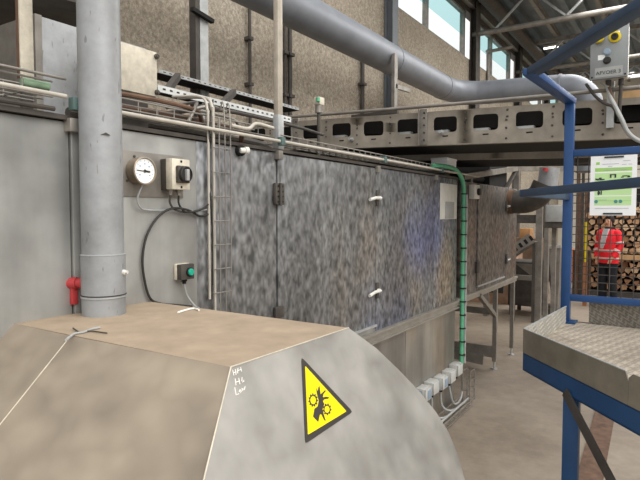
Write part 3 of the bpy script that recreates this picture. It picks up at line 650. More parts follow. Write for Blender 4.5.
# perforated channels above the oven
def channel(px0, py0, px1, py1, X, h, w, label, mat, y_ext=0):
    p0 = atX(px0, py0, X); p1 = atX(px1, py1, X); z = (p0.z + p1.z) / 2; y0_, y1_ = p0.y, p1.y + y_ext
    t = thing('perforated_channel', label, 'support channel', (X, y0_, z))
    MB().box(X - .003, X, y0_, y1_, z, z + h).build('front_lip', M[mat], t); mb = MB(); mb.box(X - w, X, y0_, y1_, z - .003, z); mb.box(X - w, X - w + .003, y0_, y1_, z, z + h); mb.build('tray_bottom', M['vdark'], t)  # near-black bottom: the channel's underside shade is put into its colour
    y = y0_ + .03
    while y < y1_ - .02: MB().box(X - .002, X + .001, y, y + .018, z + h * .4, z + h * .65).build('slot', M['gap'], t); y += .045
    return t
channel(159, 70, 279, 107, -2.45, .02, .13, 'upper dark perforated channel crossing in front of the concrete wall', 'galv', .25)
channel(158, 92, 282, 120, -2.15, .034, .05, 'lower pale perforated channel running from beige box to square upright', 'palegalv', .1)
for (px, lb) in ((166, 'near the beige box'), (222, 'right of the grey strut')):
    a = atX(px, 92 if px < 200 else 104, -2.17); b2 = atX(px + 12, 76 if px < 200 else 92, -2.43)
    o = MB().bar(a + V((0, 0, -.0)), b2, .03, .035).build('bracket_arm', M['dsteel']); tag(o, 'dark curved bracket arm under the upper channel ' + lb, 'bracket', 'bracket arms')
# pale strut with clamp, dark pipe on its left
st = thing('wall_strut', 'pale galvanised upright strut with a dark clamp left of the picture centre', 'strut', (-2.55, 2.5, 2.5))
y_ = atX(204, 50, -2.55).y
MB().box(-2.6, -2.55, y_ - .032, y_ + .04, TOP, 4.6).build('strut_profile', M['galv'], st)
MB().box(-2.6, -2.545, y_ - .075, y_ - .045, TOP, 4.6).build('side_rail', M['dsteel'], st)
zc_ = atX(200, 15, -2.54).z; MB().bar((-2.53, y_ - .12, zc_ + .012), (-2.53, y_ + .06, zc_ - .014), .03, .024).build('clamp', M['vdark'], st)
# square upright
su = thing('square_upright', 'pale square steel upright standing on the oven edge above the door hinge', 'upright', (FX - .03, 2.275, TOP))
yu = atX(279.5, 60, FX - .01).y
MB().box(FX - .034, FX - .004, yu - .020, yu + .020, TOP - .02, 3.9, .003).build('square_tube', plain('pale_worn_tube', '#bdb4a6', .5, .25, .25, 9), su)
MB().box(FX - .037, FX - .0, yu - .023, yu + .023, TOP - .02, TOP + .16, .002).build('foot_sleeve', M['galv'], su)
zj = atX(278, 112, FX).z
# left hanging post
lp = thing('hanging_post', 'rusty edged pale square post standing near the top left corner', 'upright', (-1.93, 1.06, TOP))
p = atX(24.5, 80, -1.93)
MB().box(-1.928, -1.905, p.y - .025, p.y + .022, p.z, 3.9, .003).build('square_tube', M['cream'], lp)
MB().box(-1.928, -1.912, p.y - .0265, p.y - .0245, p.z, 3.9).build('rusty_edge', M['rust'], lp)
MB().box(-1.926, -1.91, p.y - .02, p.y + .018, TOP - .02, p.z).build('dark_foot', M['dsteel'], lp)
# ducts at top left
p0, p1 = atX(41, 14, -2.3), atX(76, 100, -2.3)
db = thing('duct_box', 'big pale grey sheet metal duct box behind the fat pipe at upper left', 'duct', (-2.6, 1.5, TOP - .02))
MB().box(-3.0, -2.3, p0.y, p0.y + .55, TOP - .02, 2.637, .004).build('casing', M['pipe'], db)
MB().box(-2.996, -2.296, p0.y - .03, p0.y, TOP - .02, 2.64).build('flange', M['steel'], db)
o = MB().box(-3.4, -2.6, .3, 1.1, TOP - .02, 2.55, .004).build('filter_casing', plain('brown_grey_sheet', '#8d857b', .7, .1, .2, 4)); tag(o, 'dull brown grey casing behind the hanging post at the left edge', 'casing')
o = MB().bar((-3.2, -.2, 2.93), (-3.2, 2.06, 3.1), .9, .3).build('dark_canopy', M['dsteel']); tag(o, 'dark canopy above the ducts in the upper left corner', 'canopy')
o = MB().tube([(-2.5, .5, 2.52), (-2.5, 1.2, 2.68)], .012, 8).build('thin_rod', M['steel']); tag(o, 'thin sloping rod in the dark left of the hanging post', 'rod')
b0, b1 = atX(118, 44, -2.0), atX(157.5, 97, -2.0)
bx = thing('beige_housing', 'stained beige sheet metal box with corner bolts just right of the fat pipe', 'housing', (-2.1, 1.6, TOP))
MB().box(-2.22, -2.0, b0.y, b1.y, 2.325, 2.525, .003).build('casing', plain('stained_beige_paint', '#cdc5b4', .7, 0, .28, 16), bx)
for z in (2.345, 2.505): MB().lathe((-1.998, b1.y - .006, z), (1, 0, 0), [(0, .012), (.008, .012), (.009, .008), (.014, .008)], 10).build('corner_bolt', M['dsteel'], bx)
MB().box(-2.2, -2.03, b0.y + .02, b1.y - .03, TOP - .02, 2.325).build('base_frame', M['dsteel'], bx)
# valve actuator at end of the channel
va = atX(318, 105, -2.4)
vt = thing('valve_actuator', 'little greenish valve actuator above the conveyor beam end', 'valve', va - V((0, 0, .04)))
MB().box(va.x - .03, va.x + .03, va.y - .02, va.y + .05, va.z - .0, va.z + .06, .006).build('motor_housing', M['cream'], vt)
MB().cyl(va + V((0, .01, -.06)), va + V((0, .01, 0)), .028, 14).build('valve_body', M['steel'], vt)
MB().cyl(va + V((.02, -.03, .02)), va + V((.02, -.03, .05)), .016, 12).build('green_cap', M['green'], vt)
MB().cyl(V((va.x, va.y + .01, TOP - .025)), va + V((0, .01, -.06)), .014, 10).build('stem_pipe', M['dsteel'], vt)

# label plate and boxes on the far part of the oven
a = atX(440, 183, FX); b2 = atX(456, 219, FX)
lp_ = thing('label_plate', 'white rectangular plate with a small grey flap on the oven beside the green conduit', 'plate', (FX, a.y, 1.74))
MB().box(FX + .001, FX + .006, a.y, b2.y, 1.745, 2.06, .001).build('plate', M['white'], lp_)
ym = atX(444.5, 205, FX).y; MB().box(FX + .006, FX + .018, ym, ym + .2, 1.75, 1.90, .002).build('flap', M['grey'], lp_)
jb = atX(439, 158, FX - .12)
o = thing('junction_box', 'white junction box on the oven top under the conveyor beam', 'junction box', (jb.x, jb.y, TOP))
MB().box(jb.x - .03, jb.x + .12, jb.y - .12, jb.y + .13, 2.215, 2.29, .004).build('box', M['paper'], o)
MB().box(jb.x - .033, jb.x + .124, jb.y - .124, jb.y + .134, 2.278, 2.296, .003).build('lid', M['paper'], o)
MB().box(jb.x + .02, jb.x + .08, jb.y - .06, jb.y + .06, TOP - .02, 2.215).build('foot', M['dsteel'], o)
kx = atX(472, 192, FX)
o = thing('isolator_switch', 'small white isolator with dark knob on the raised oven section beside the green conduit', 'switch', (FX, kx.y, kx.z))
MB().box(FX, FX + .06, kx.y - .1, kx.y + .06, kx.z - .07, kx.z + .07, .006).build('cover', M['white'], o)
MB().lathe((FX + .06, kx.y + .0, kx.z), (1, 0, 0), [(0, .035), (.025, .035), (.027, .025)], 16).build('knob', M['black'], o)
# green conduit with black bands
gc_ = thing('green_conduit', 'tall green ribbed conduit with black bands down the oven corner', 'conduit', (FX + .03, 5.1, 0))
gp = [atX(433, 165.5, FX + .0), atX(445, 166.5, FX + .02), atX(455, 169.5, FX + .03), atX(461, 177, FX + .03), atX(463.5, 188, FX + .03)]
yg = gp[-1].y; gp += [V((FX + .03, yg, z)) for z in (1.8, 1.4, 1.0, .6, .35)]
MB().tube(gp, .020, 12, 5).build('hose', M['green'], gc_)
MB().tube([V((FX + .05, yg + .03, 1.98)), V((FX + .05, yg + .03, .36))], .013, 10).build('clear_sleeve', M['grey'], gc_)
z = 1.98
while z > .4: MB().cyl((FX + .036, yg + .008, z - .006), (FX + .036, yg + .008, z + .006), .031, 12).build('band', M['black'], gc_); z -= .128

# sockets along the skirt bottom
skx = FX - .012
for i, (px, py, kind) in enumerate(((426, 393.5, 1), (434, 387, 0), (443, 382, 1), (451, 376, 0), (458, 369, 0))):
    p = atX(px, py, FX + .05)
    lb = ['nearest floor level socket box, with blue grey flap, at the oven skirt', 'second floor level socket box from the hood, plain grey white lid', 'middle floor level socket box, with blue grey flap', 'fourth floor level socket box from the hood, plain lid', 'farthest floor level socket box, next to the green conduit'][i]
    t = thing('socket_box', lb, 'socket', (skx, p.y, p.z), 'socket boxes along the oven skirt')
    MB().box(skx, skx + .075, p.y - .075, p.y + .06, p.z - .055, p.z + .055, .005).build('box', M['socket'], t)
    MB().box(skx + .075, skx + .09, p.y - .07, p.y + .055, p.z - .05, p.z + .05, .004).build('lid', M['socket'], t)
    if kind:
        MB().box(skx + .09, skx + .096, p.y - .03, p.y + .035, p.z - .035, p.z + .035, .002).build('flap', M['bluegrey'], t)
        MB().box(skx + .015, skx + .06, p.y - .0765, p.y - .073, p.z - .035, p.z + .04, .001).build('side_flap', M['bluegrey'], t)
    MB().cyl((skx + .04, p.y, p.z - .09), (skx + .04, p.y, p.z - .053), .016, 10).build('cable_gland', M['vdark'], t)
    if i < 4:
        o = MB().tube([(skx + .04, p.y, p.z - .08), (skx + .05, p.y + .02, .10), (skx + .12, p.y + .1, .05), (skx + .13, p.y + .5, .05)] if i != 3 else [(skx + .04, p.y, p.z - .08), (skx + .07, p.y + .05, .06), (skx + .08, p.y + .2, .05), (skx + .06, p.y + .32, .14), (skx + .05, p.y + .33, .36)], .010, 8, 6).build('socket_cable', M['grey'])
        tag(o, ['grey cable dropping from the nearest socket box', 'grey cable dropping from the second socket box', 'grey cable dropping from the middle socket box', 'grey cable looping from the fourth socket box to the green conduit'][i], 'cable', 'socket cables')
ft = thing('floor_wire_tray', 'low wire mesh tray on the floor along the socket boxes', 'cable tray', (FX + .12, 4.1, 0))
for x, z in ((FX + .06, .02), (FX + .06, .07), (FX + .12, .012), (FX + .18, .02), (FX + .18, .07)): MB().tube([(x, 4.0, z), (x, 5.0, z)], .004, 6).build('long_wire', M['steel'], ft)
for k in range(11): MB().tube([(FX + .06, 4.02 + k * .095, .07), (FX + .06, 4.02 + k * .095, .014), (FX + .18, 4.02 + k * .095, .014), (FX + .18, 4.02 + k * .095, .07)], .0035, 6).build('cross_wire', M['steel'], ft)
bk = thing('conduit_basket', 'small upright wire basket around the foot of the green conduit', 'basket', (FX + .1, 5.2, 0))
for x, y in ((FX + .06, 5.06), (FX + .13, 5.06), (FX + .13, 5.2), (FX + .06, 5.2)): MB().tube([(x, y, 0), (x, y, .3)], .006, 6).build('upright_wire', M['steel'], bk)
for z in (.02, .12, .21, .3): MB().tube([(FX + .06, 5.06, z), (FX + .13, 5.06, z), (FX + .13, 5.2, z), (FX + .06, 5.2, z), (FX + .06, 5.06, z)], .0045, 6).build('hoop_wire', M['steel'], bk)
o = MB().box(FX + .03, FX + .2, 4.02, 4.2, 0, .05, .01).build('floor_flange', M['dsteel']); tag(o, 'dark flange plate lying on the floor at the near end of the wire tray', 'plate')

# ================================================================== OVERHEAD CONVEYOR
CY = 4.3; CY2 = 5.2; SL = -.0337
def cz(x): return 2.558 + (x + 2.915) * SL          # centre line of the slots
conv = thing('overhead_conveyor', 'long overhead conveyor with rounded slots in its dusty side plate above the oven', 'conveyor', (-1.8, CY, 2.34))
hx = [atY(px, 124, CY).x for px in (311.5, 340, 372, 405.5, 443, 483.5, 528.5, 577)]
pitch = (hx[-1] - hx[0]) / 7
HT, HB, HH = .104, -.158, .062
def slotted_plate(x_start, n, y, th, name, root, zoff=0):
    mb = MB(); bm = mb.bm
    for k in range(n):
        xc = x_start + pitch * k; x0, x1 = xc - pitch / 2, xc + pitch / 2; hw = pitch * .30; rr = .028
        inner = []; outer = []
        for ci, (sx_, sz_) in enumerate(((1, 1), (-1, 1), (-1, -1), (1, -1))):
            for j in range(5):
                t = R(90 * ci + 22.5 * j); ix = sx_ * (hw - rr) + rr * math.cos(t); iz = sz_ * (HH - rr) + rr * math.sin(t)
                inner.append((ix, iz))
                ox = pitch / 2 * sx_; oz = HT if sz_ > 0 else HB
                vert_first = ci in (0, 2)
                if j == 2: outer.append((ox, oz))
                elif (j < 2) == vert_first: outer.append((ox, iz))
                else: outer.append((ix, oz))
        P = lambda q, yy: bm.verts.new((xc + q[0], yy, cz(xc + q[0]) + q[1] + zoff))
        for yy, flip in ((y, 0), (y + th, 1)):
            I = [P(q, yy) for q in inner]; O = [P(q, yy) for q in outer]
            for a in range(20):
                b_ = (a + 1) % 20; mb.face([O[a], O[b_], I[b_], I[a]])
            if not flip: I0, O0 = I, O
            else:
                for a in range(20): b_ = (a + 1) % 20; mb.face([I0[a], I0[b_], I[b_], I[a]]); mb.face([O0[a], O[a], O[b_], O0[b_]])
    bmesh.ops.remove_doubles(bm, verts=bm.verts[:], dist=.0005)
    xa, xb = x_start - pitch / 2, x_start + pitch * (n - .5)
    for off, h in ((HT, .006), (HB - .006, .006)):
        mb.bar((xa, y + .03, cz(xa) + off + h / 2 + zoff), (xb, y + .03, cz(xb) + off + h / 2 + zoff), .06, h)
    return mb.build(name, M['beam'], root)
slotted_plate(hx[0] - pitch * 2, 14, CY, .006, 'side_plate', conv)
zf = atY(545, 158, CY2).z - (cz(-.85) + HB)
slotted_plate(hx[0] - pitch * 2, 14, CY2, .006, 'far_side_plate', conv, zf)
xa, xb = hx[0] - pitch * 2.5, hx[0] + pitch * 11.5
def slab(y0_, y1_, o0, o1):
    mb = MB(); mb.prism([(xa, y0_, cz(xa) + o0), (xb, y0_, cz(xb) + o0), (xb, y0_, cz(xb) + o1), (xa, y0_, cz(xa) + o1)], (0, y1_ - y0_, 0)); return mb
slab(CY + .03, CY2 - .09, HB + .0, HB + .02).build('under_pan', M['vdark'], conv)
slab(CY + .10, CY2 - .08, -.035, .10).build('belt', M['vdark'], conv)
slab(CY2 + .07, CY2 + 1.2, HB + zf + .01, HB + zf + .03).build('rear_pan', M['vdark'], conv)
slab(CY + .3, CY2 - .1, -.10, -.09).build('return_belt', M['vdark'], conv)
rl = MB()
# splice plates with bolts
for px in (296, 423.5):
    x = atY(px, 120, CY).x; z = cz(x)
    sp = MB(); sp.box(x - .035, x + .035, CY - .012, CY, z + HB - .0, z + HT + .03, .002); sp.box(x - .036, x - .028, CY - .035, CY, z + HB, z + HT + .03); po = sp.build('splice_plate', M['steel'], conv)
    for dz in (-.12, -.06, 0, .06, .10): MB().cyl((x + .012, CY - .02, z + dz), (x + .012, CY - .01, z + dz), .008, 8).build('bolt', M['dsteel'], po)
bl = MB(); sl = MB(); r = random.Random(3)
for k in range(-2, 12):
    x = hx[0] + pitch * (k + .5)
    for dz in (.085, .035, .01, -.05, -.13):
        bl.cyl((x + r.uniform(-.01, .01), CY - .006, cz(x) + dz), (x, CY + .001, cz(x) + dz), .0075, 8)
    xc = hx[0] + pitch * k; sl.box(xc - .02, xc + .025, CY - .002, CY + .002, cz(xc) - .098, cz(xc) - .088)
bl.build('plate_bolts', M['dsteel'], conv); sl.build('drain_slots', M['vdark'], conv)
for k in (1, 3, 4, 5, 6):
    x = hx[k] - .03; MB().bar((x - .08, CY + .06, cz(x) - .047), (x + .06, CY + .06, cz(x) - .049), .05, .02).build('return_roller', M['galv'], conv)
for px, py in ((352, 139.5), (442, 132.5)):
    p = atY(px, py, CY); MB().lathe((p.x, CY, p.z), (0, -1, 0), [(0, .02), (.015, .02), (.016, .012), (.05, .012)], 12).build('shaft_end', M['galv'], conv)
# legs standing on the oven roof / floor behind
for x in (-3.0,):
    MB().box(x - .03, x + .03, CY + .35, CY + .41, TOP - .02, cz(x) + HB).build('support_leg', M['steel'], conv)
MB().box(.9, .97, CY + .3, CY + .37, 0, cz(.9) + HB).build('support_leg', M['steel'], conv)
o = MB().tube([atY(284, 117.5, CY - .05), atY(330, 114, CY - .05), atY(424, 106.5, CY - .05), atY(500, 100, CY - .05), atY(556, 95, CY - .05), atY(640, 87, CY - .05)], .014, 10, 4).build('conveyor_tube', M['steel']); tag(o, 'long thin tube running along the top of the overhead conveyor', 'pipe')
for px, py in ((300, 113), (424, 104), (560, 96)):
    pass
o = MB().bar(atY(352, 117, CY + .02), atY(398, 111.5, CY + .02), .03, .03).build('guide_bar', M['dsteel']); tag(o, 'short dark bar just under the long tube on the conveyor top', 'bar')
p = atY(622, 101, CY + .1); o = MB().box(p.x, p.x + .5, CY + .05, CY + .4, cz(p.x) + HT + .006, cz(p.x) + HT + .06).build('pale_plank', M['wood']); tag(o, 'brown plank on the conveyor top at the right edge of the picture', 'plank')

# ================================================================== BIG DUCT ON THE WALL SIDE
DX = -3.7
e1 = atX(452, 92, DX); zz = e1.z
du = thing('extraction_duct', 'big round grey extraction duct sloping across the concrete wall to an elbow', 'duct', (DX, 6, zz - .22))
MB().tube([(DX, 2.0, zz), (DX, e1.y - .55, zz)], .215, 32).build('straight_tube', M['duct'], du)
MB().tube([(DX, e1.y - .56, zz), (DX + .01, e1.y - .3, zz), (DX + .12, e1.y - .02, zz - .01), (DX + .36, e1.y + .2, zz - .02), (DX + .62, e1.y + .26, zz - .03)], .215, 32, 5).build('elbow', M['duct'], du)
MB().tube([(DX + .61, e1.y + .26, zz - .03), (DX + 1.9, e1.y + .3, zz - .08)], .213, 32).build('cross_tube', M['duct'], du)
MB().tube([(DX + 1.88, e1.y + .3, zz - .08), (DX + 2.1, e1.y + .3, zz - .12), (DX + 2.3, e1.y + .28, zz - .3), (DX + 2.36, e1.y + .25, zz - .6), (DX + 2.36, e1.y + .25, zz - 1.6)], .21, 28, 5).build('down_elbow', M['duct'], du)
yr = atX(391, 60, DX).y
for y in (yr, e1.y - .56):
    MB().tube([(DX, y - .012, zz), (DX, y + .012, zz)], .222, 32).build('joint_ring', M['duct'], du)
for x in (.62, 1.88): MB().tube([(DX + x - .012, e1.y + .27, zz - .03 - (x - .6) * .04), (DX + x + .012, e1.y + .27, zz - .03 - (x - .6) * .04)], .222, 32).build('joint_ring', M['duct'], du)
# duct stand
ds = atX(393.5, 85, DX + .23)
t = thing('duct_stand', 'slim grey post with a side arm carrying the round duct', 'post', (DX + .24, ds.y, TOP - .02))
MB().box(DX + .222, DX + .27, ds.y - .05, ds.y + .05, TOP - .02, atX(393, 54, DX + .23).z).build('post', M['steel'], t)
za = atX(395, 87, DX + .23).z; MB().bar((DX + .25, ds.y, za), (DX + .25, ds.y + .5, za + .03), .04, .06).build('side_arm', M['steel'], t)
# conduits on the concrete wall
for px, r, lb in ((285, .035, 'left one of two thin dark pipes on the concrete wall right of the square upright'), (290, .045, 'right one of two thin dark pipes on the concrete wall right of the square upright'), (362.5, .05, 'thin dark pipe on the concrete wall between square upright and duct stand'), (250, .03, 'thin dark pipe on the concrete wall left of the square upright')):
    a = atX(px, 80, WX + .06); tp = EAVE if px != 362.5 else 4.5
    t = thing('wall_pipe', lb, 'pipe', (WX + .06, a.y, 0), 'thin pipes on the concrete wall')
    MB().cyl((WX + .06, a.y, 0), (WX + .06, a.y, tp), r * .7, 10).build('tube', M['dsteel'], t)
    for z in (2.8, 3.35, 3.9): MB().box(WX, WX + .06 + r, a.y - r * 1.2, a.y + r * 1.2, z, z + .04).build('clamp', M['dsteel'], t)
# panel joints of the wall
for y in (atX(175, 30, WX).y - 1.0, 6.15):
    struct(MB().box(WX - .002, WX + .004, y - .012, y + .012, 0, SILL).build('trim_joint', M['gap']))
o = MB().tube([atX(488, 85, WX + .05), atX(488, 53, WX + .05), atX(489, 51.5, WX + .1), atY(512, 47, atX(488, 53, WX + .05).y)], .045, 10, 3).build('bent_pipe', M['steel']); tag(o, 'bent grey pipe standing before the second window bay', 'pipe')

# ================================================================== BLUE PLATFORM
DZ = 1.26; P0 = V((-.505, 2.235, 0)); P1 = V((-.458, 2.95, 0)); dg = V((math.sin(R(41)), -math.cos(R(41)), 0)); DL = 1.22; P2 = P0 + dg * DL; P3 = V((1.15, P2.y, 0)); P4 = V((1.15, 2.95, 0))
nd_ = V((dg.y, -dg.x, 0))
pf = thing('blue_platform', 'raised working platform of blue steel with chequer plate deck and handrails on the right', 'platform', (.2, 2.3, 0))
Z = lambda p, z: V((p.x, p.y, z))
MB().prism([Z(P0, DZ - .008), Z(P2, DZ - .008), Z(P3, DZ - .008), Z(P4, DZ - .008), Z(P1, DZ - .008)], (0, 0, .008)).build('deck', M['chequer'], pf)
def wall_strip(p, q, z0, z1, th, mat, name, inward):
    mb = MB(); mb.prism([Z(p, z0), Z(q, z0), Z(q, z1), Z(p, z1)], inward * th); return mb.build(name, M[mat], pf)
inl = V((1, 0, 0)); ind = -nd_
def cbeam(p, q, inward):
    mb = MB(); mb.prism([Z(p, 1.180), Z(q, 1.180), Z(q, DZ - .009), Z(p, DZ - .009)], inward * .006)
    mb.prism([Z(p, 1.180), Z(q, 1.180), Z(q, 1.186), Z(p, 1.186)], inward * .05); mb.prism([Z(p, DZ - .015), Z(q, DZ - .015), Z(q, DZ - .009), Z(p, DZ - .009)], inward * .05)
    mb.build('frame_beam', M['bluebeam'], pf)
cbeam(P0, P1, inl); cbeam(P0, P2, ind); cbeam(P4, P1, V((0, -1, 0))); cbeam(P2, P3, V((0, 1, 0))); cbeam(P3, P4, V((-1, 0, 0)))
MB().bar(V((.3, P2.y + .05, 1.2)), V((.3, 2.9, 1.2)), .05, .07).build('cross_member', M['bluebeam'], pf)
M['toe'] = plain('dull_toe_plate', '#7d7669', .55, .25, .25, 9)
wall_strip(P0 + V((.002, .006, 0)), P1 - V((0, .06, 0)), DZ, 1.345, .004, 'chequer_toe', 'toe_plate', inl)
MB().bar(Z(P0, 1.345) + V((.003, .006, 0)), Z(P1, 1.345) - V((-.003, .06, 0)), .006, .004).build('toe_plate_edge', M['galv'], pf)
off = nd_ * .001
ns = None
pn = atP(626, 366, P0, nd_); sN = (pn - Z(P0, pn.z)).dot(dg)
mb = MB(); a, b_ = P0 + off, P0 + dg * sN + off
mb.prism([Z(a, DZ - .01), Z(b_ + dg * .012, DZ - .01), Z(b_ + dg * .012, 1.318), Z(b_, 1.345), Z(a, 1.345)], ind * .004); mb.build('toe_plate', M['toe'], pf)
mb = MB(); mb.prism([Z(b_ + dg * .014, DZ - .01), Z(P2, DZ - .01), Z(P2, 1.345), Z(b_ + dg * .03, 1.345), Z(b_ + dg * .014, 1.33)], ind * .004); mb.build('toe_plate', M['toe'], pf)
MB().bar(Z(a, 1.346) + ind * .002, Z(b_, 1.346) + ind * .002, .005, .003).build('toe_plate_edge', M['galv'], pf)
xk = atY(589, 315, 2.965).x
MB().box(xk, 1.15, 2.962, 2.967, DZ - .004, 1.362).build('toe_plate', M['chequer_dark'], pf)
MB().box(P1.x + .005, 1.15, 2.95, 2.99, DZ - .02, DZ - .002).build('deck_edge', M['dsteel'], pf)
# legs and brace
q_ = atP(571.5, 420, P0 + ind * .036, nd_); LEGS = (q_ - Z(P0 + ind * .036, q_.z)).dot(dg)
for s_ in (LEGS, 1.15):
    c = P0 + dg * s_ + ind * .036
    MB().box(c.x - .025, c.x + .025, c.y - .025, c.y + .025, 0, 1.18, .002).build('leg', M['bluebeam'], pf)
for c in (P1 + V((.03, -.03, 0)), V((1.11, 2.9, 0)), V((1.11, P2.y + .04, 0))): MB().box(c.x - .03, c.x + .03, c.y - .03, c.y + .03, 0, 1.18, .002).build('leg', M['bluebeam'], pf)
q0 = atP(565, 392, P0 + nd_ * .005, nd_); q1 = atP(612, 482, P0 + nd_ * .005, nd_); qd = (q1 - q0); q1 = q0 + qd * 1.35
MB().bar(q0, q1, .008, .035, (0, 0, 1)).build('diagonal_brace', M['dsteel'], pf)
# handrails
RT = .05
zt = 2.345; zm = 1.877
post_c = P1 + V((-.005, -.02, 0))
MB().box(post_c.x - .021, post_c.x + .021, post_c.y - .021, post_c.y + .021, DZ, zt + .0, .003).build('post', M['blue'], pf)
MB().box(post_c.x - .05, post_c.x + .05, post_c.y - .045, post_c.y + .045, DZ, DZ + .008).build('post_foot', M['bluebeam'], pf)
c0 = Z(P0 + V((.004, .0, 0)), zt)
MB().bar(Z(post_c, zt) + V((0, .025, 0)), c0 + V((0.0, -.0, 0)), .05, .028, bev=.003).build('top_rail', M['blue'], pf)
MB().bar(c0 - dg * .03 + ind * .022, Z(P2, zt + .075) + ind * .022, .056, .027, bev=.003).build('top_rail', M['rail'], pf)
c1 = Z(P0 + V((-.006, 0, 0)), zm)
MB().bar(Z(post_c, zm), c1 + V((0, -.012, 0)), .028, .028, bev=.003).build('mid_rail', M['rail'], pf)
MB().bar(c1 - dg * .014, Z(P2, zm + .015), .028, .028, bev=.003).build('mid_rail', M['rail'], pf)
MB().obox(Z(P2, (DZ + zt) / 2), (dg, nd_, V((0, 0, 1))), (.023, .023, (zt - DZ) / 2 + .03)).build('post', M['blue'], pf)
# mesh panel at the back
zb0, zb1 = atY(600, 303, 2.93).z, atY(600, 296.5, 2.93).z; zt0, zt1 = atY(600, 155.5, 2.93).z, atY(600, 148.5, 2.93).z
MB().box(post_c.x, 1.15, 2.917, 2.945, zb0, zb1, .002).build('panel_rail', M['blue'], pf)
MB().box(post_c.x, 1.15, 2.917, 2.945, zt0, zt1, .002).build('panel_rail', M['blue'], pf)
MB().box(1.12, 1.15, 2.91, 2.95, DZ, zt1).build('post', M['blue'], pf)
wm = MB(); x = post_c.x + .038
while x < 1.13: wm.tube([(x, 2.94, zb0), (x, 2.94, zt1)], .0026, 6); x += .05
z = zb1 + .025
while z < zt0: wm.tube([(post_c.x, 2.945, z), (1.14, 2.945, z)], .0022, 6); z += .0385
wm.build('wire_mesh', M['dsteel'], pf)

# notice board hanging on the mesh
NYY = 2.905
n0 = atY(591, 155, NYY); n1 = atY(637.5, 155, NYY); nz0 = atY(614, 215.5, NYY).z; nz1 = atY(614, 155.5, NYY).z; nx0, nx1 = n0.x, n1.x; nw, nh = nx1 - nx0, nz1 - nz0
nb_ = thing('notice_sheet', 'white laminated notice with pale green fields clipped on the mesh panel', 'notice', (nx0, NYY, nz0))
MB().box(nx0, nx1, NYY - .001, NYY + .003, nz0, nz1).build('sheet', M['paper'], nb_)
def patch(u0, u1, v0, v1, mat, name, lay=1):
    y = NYY - .001 - .0006 * lay
    return MB().box(nx0 + nw * u0, nx0 + nw * u1, y, y + .0005, nz1 - nh * v1, nz1 - nh * v0).build(name, M[mat], nb_)
patch(.10, .90, .20, .26, 'midgreen', 'title_bar'); patch(.10, .90, .285, .83, 'palegreen', 'print_field')
patch(.10, .90, .665, .68, 'paper', 'field_gap', 2); patch(.10, .90, .75, .755, 'midgreen', 'field_line', 2)
patch(.12, .20, .10, .145, 'midgreen', 'logo_block')
tx = MB()
for (u0, u1, v) in ((.26, .62, .135), (.68, .78, .15), (.82, .9, .15), (.70, .86, .09), (.38, .48, .175), (.12, .85, .875), (.15, .38, .735), (.3, .8, .232)):
    y = NYY - .0026; tx.box(nx0 + nw * u0, nx0 + nw * u1, y, y + .0004, nz1 - nh * (v + .007), nz1 - nh * v)
tx.build('print_lines', M['greyprint'], nb_)
rr_ = random.Random(5)
def blot(u0, u1, v0, v1, k):
    pic = MB()
    for _ in range(k):
        a = rr_.uniform(u0, u1); b2 = rr_.uniform(v0, v1); y = NYY - .0028 - rr_.uniform(0, .0003); w_ = (u1 - u0) * .16; h_ = (v1 - v0) * .3
        pic.box(nx0 + nw * (a - w_), nx0 + nw * (a + w_), y, y + .0003, nz1 - nh * (b2 + h_), nz1 - nh * (b2 - h_))
    pic.build('picture', M['print'], nb_)
blot(.13, .3, .37, .40, 8); blot(.66, .84, .34, .365, 7); blot(.18, .27, .58, .64, 7)
pic = MB()
for u in (.43, .53): pic.box(nx0 + nw * u, nx0 + nw * (u + .035), NYY - .0029, NYY - .0026, nz1 - nh * .37, nz1 - nh * .31)
pic.box(nx0 + nw * .43, nx0 + nw * .56, NYY - .0029, NYY - .0026, nz1 - nh * .325, nz1 - nh * .31)
pic.build('picture', M['print'], nb_)
for u in (.14, .57, .67):
    c = V((nx0 + nw * u, NYY - .0016, nz1 - nh * .765)); MB().lathe(c, (0, -1, 0), [(0, .008), (.0012, .008)], 14).build('map_pin_print', M['blueprint'], nb_)
for v0, nm in ((.01, 'clip'), (.955, 'clip')): MB().box(nx0 + nw * .3, nx0 + nw * .72, NYY - .006, NYY + .01, nz1 - nh * (v0 + .028), nz1 - nh * v0, .001).build(nm, M['print'], nb_)

# ================================================================== HANGING CONTROL BOX
BY = 4.12
bx0, bx1 = atY(591, 50, BY).x, atY(627.5, 50, BY).x; bz0 = atY(609, 77.5, BY).z; bz1 = atY(609, 25, BY).z
cb = thing('control_box', 'grey control box with two yellow knobs hanging beside the blue top handrail', 'control box', ((bx0 + bx1) / 2, BY, bz0))
MB().box(bx0, bx1 - .0, BY + .03, BY + .13, bz0, bz1, .004).build('back_box', M['white'], cb)
MB().box(bx0 - .004, bx1 + .004, BY, BY + .032, bz0 - .004, bz1 + .004, .004).build('cover', plain('grey_enamel', '#8f9394', .5, .2, .12, 8), cb)
def on_box(px, py): return atY(px, py, BY)
def knob(px, py, prof, mat, name, parent=None):
    p = on_box(px, py); return MB().lathe((p.x, BY, p.z), (0, -1, 0), prof, 22).build(name, M[mat], cb)
knob(599, 38.5, [(0, .018), (.012, .018), (.014, .034), (.03, .036), (.038, .03), (.04, .01)], 'yellow', 'mushroom_button')
k2 = knob(615, 37, [(0, .036), (.01, .036), (.012, .033)], 'yellow', 'button_ring'); p = on_box(615, 37); MB().lathe((p.x, BY - .012, p.z), (0, -1, 0), [(0, .022), (.012, .022), (.014, .012), (.008, .01)], 18).build('button_centre', M['black'], cb)
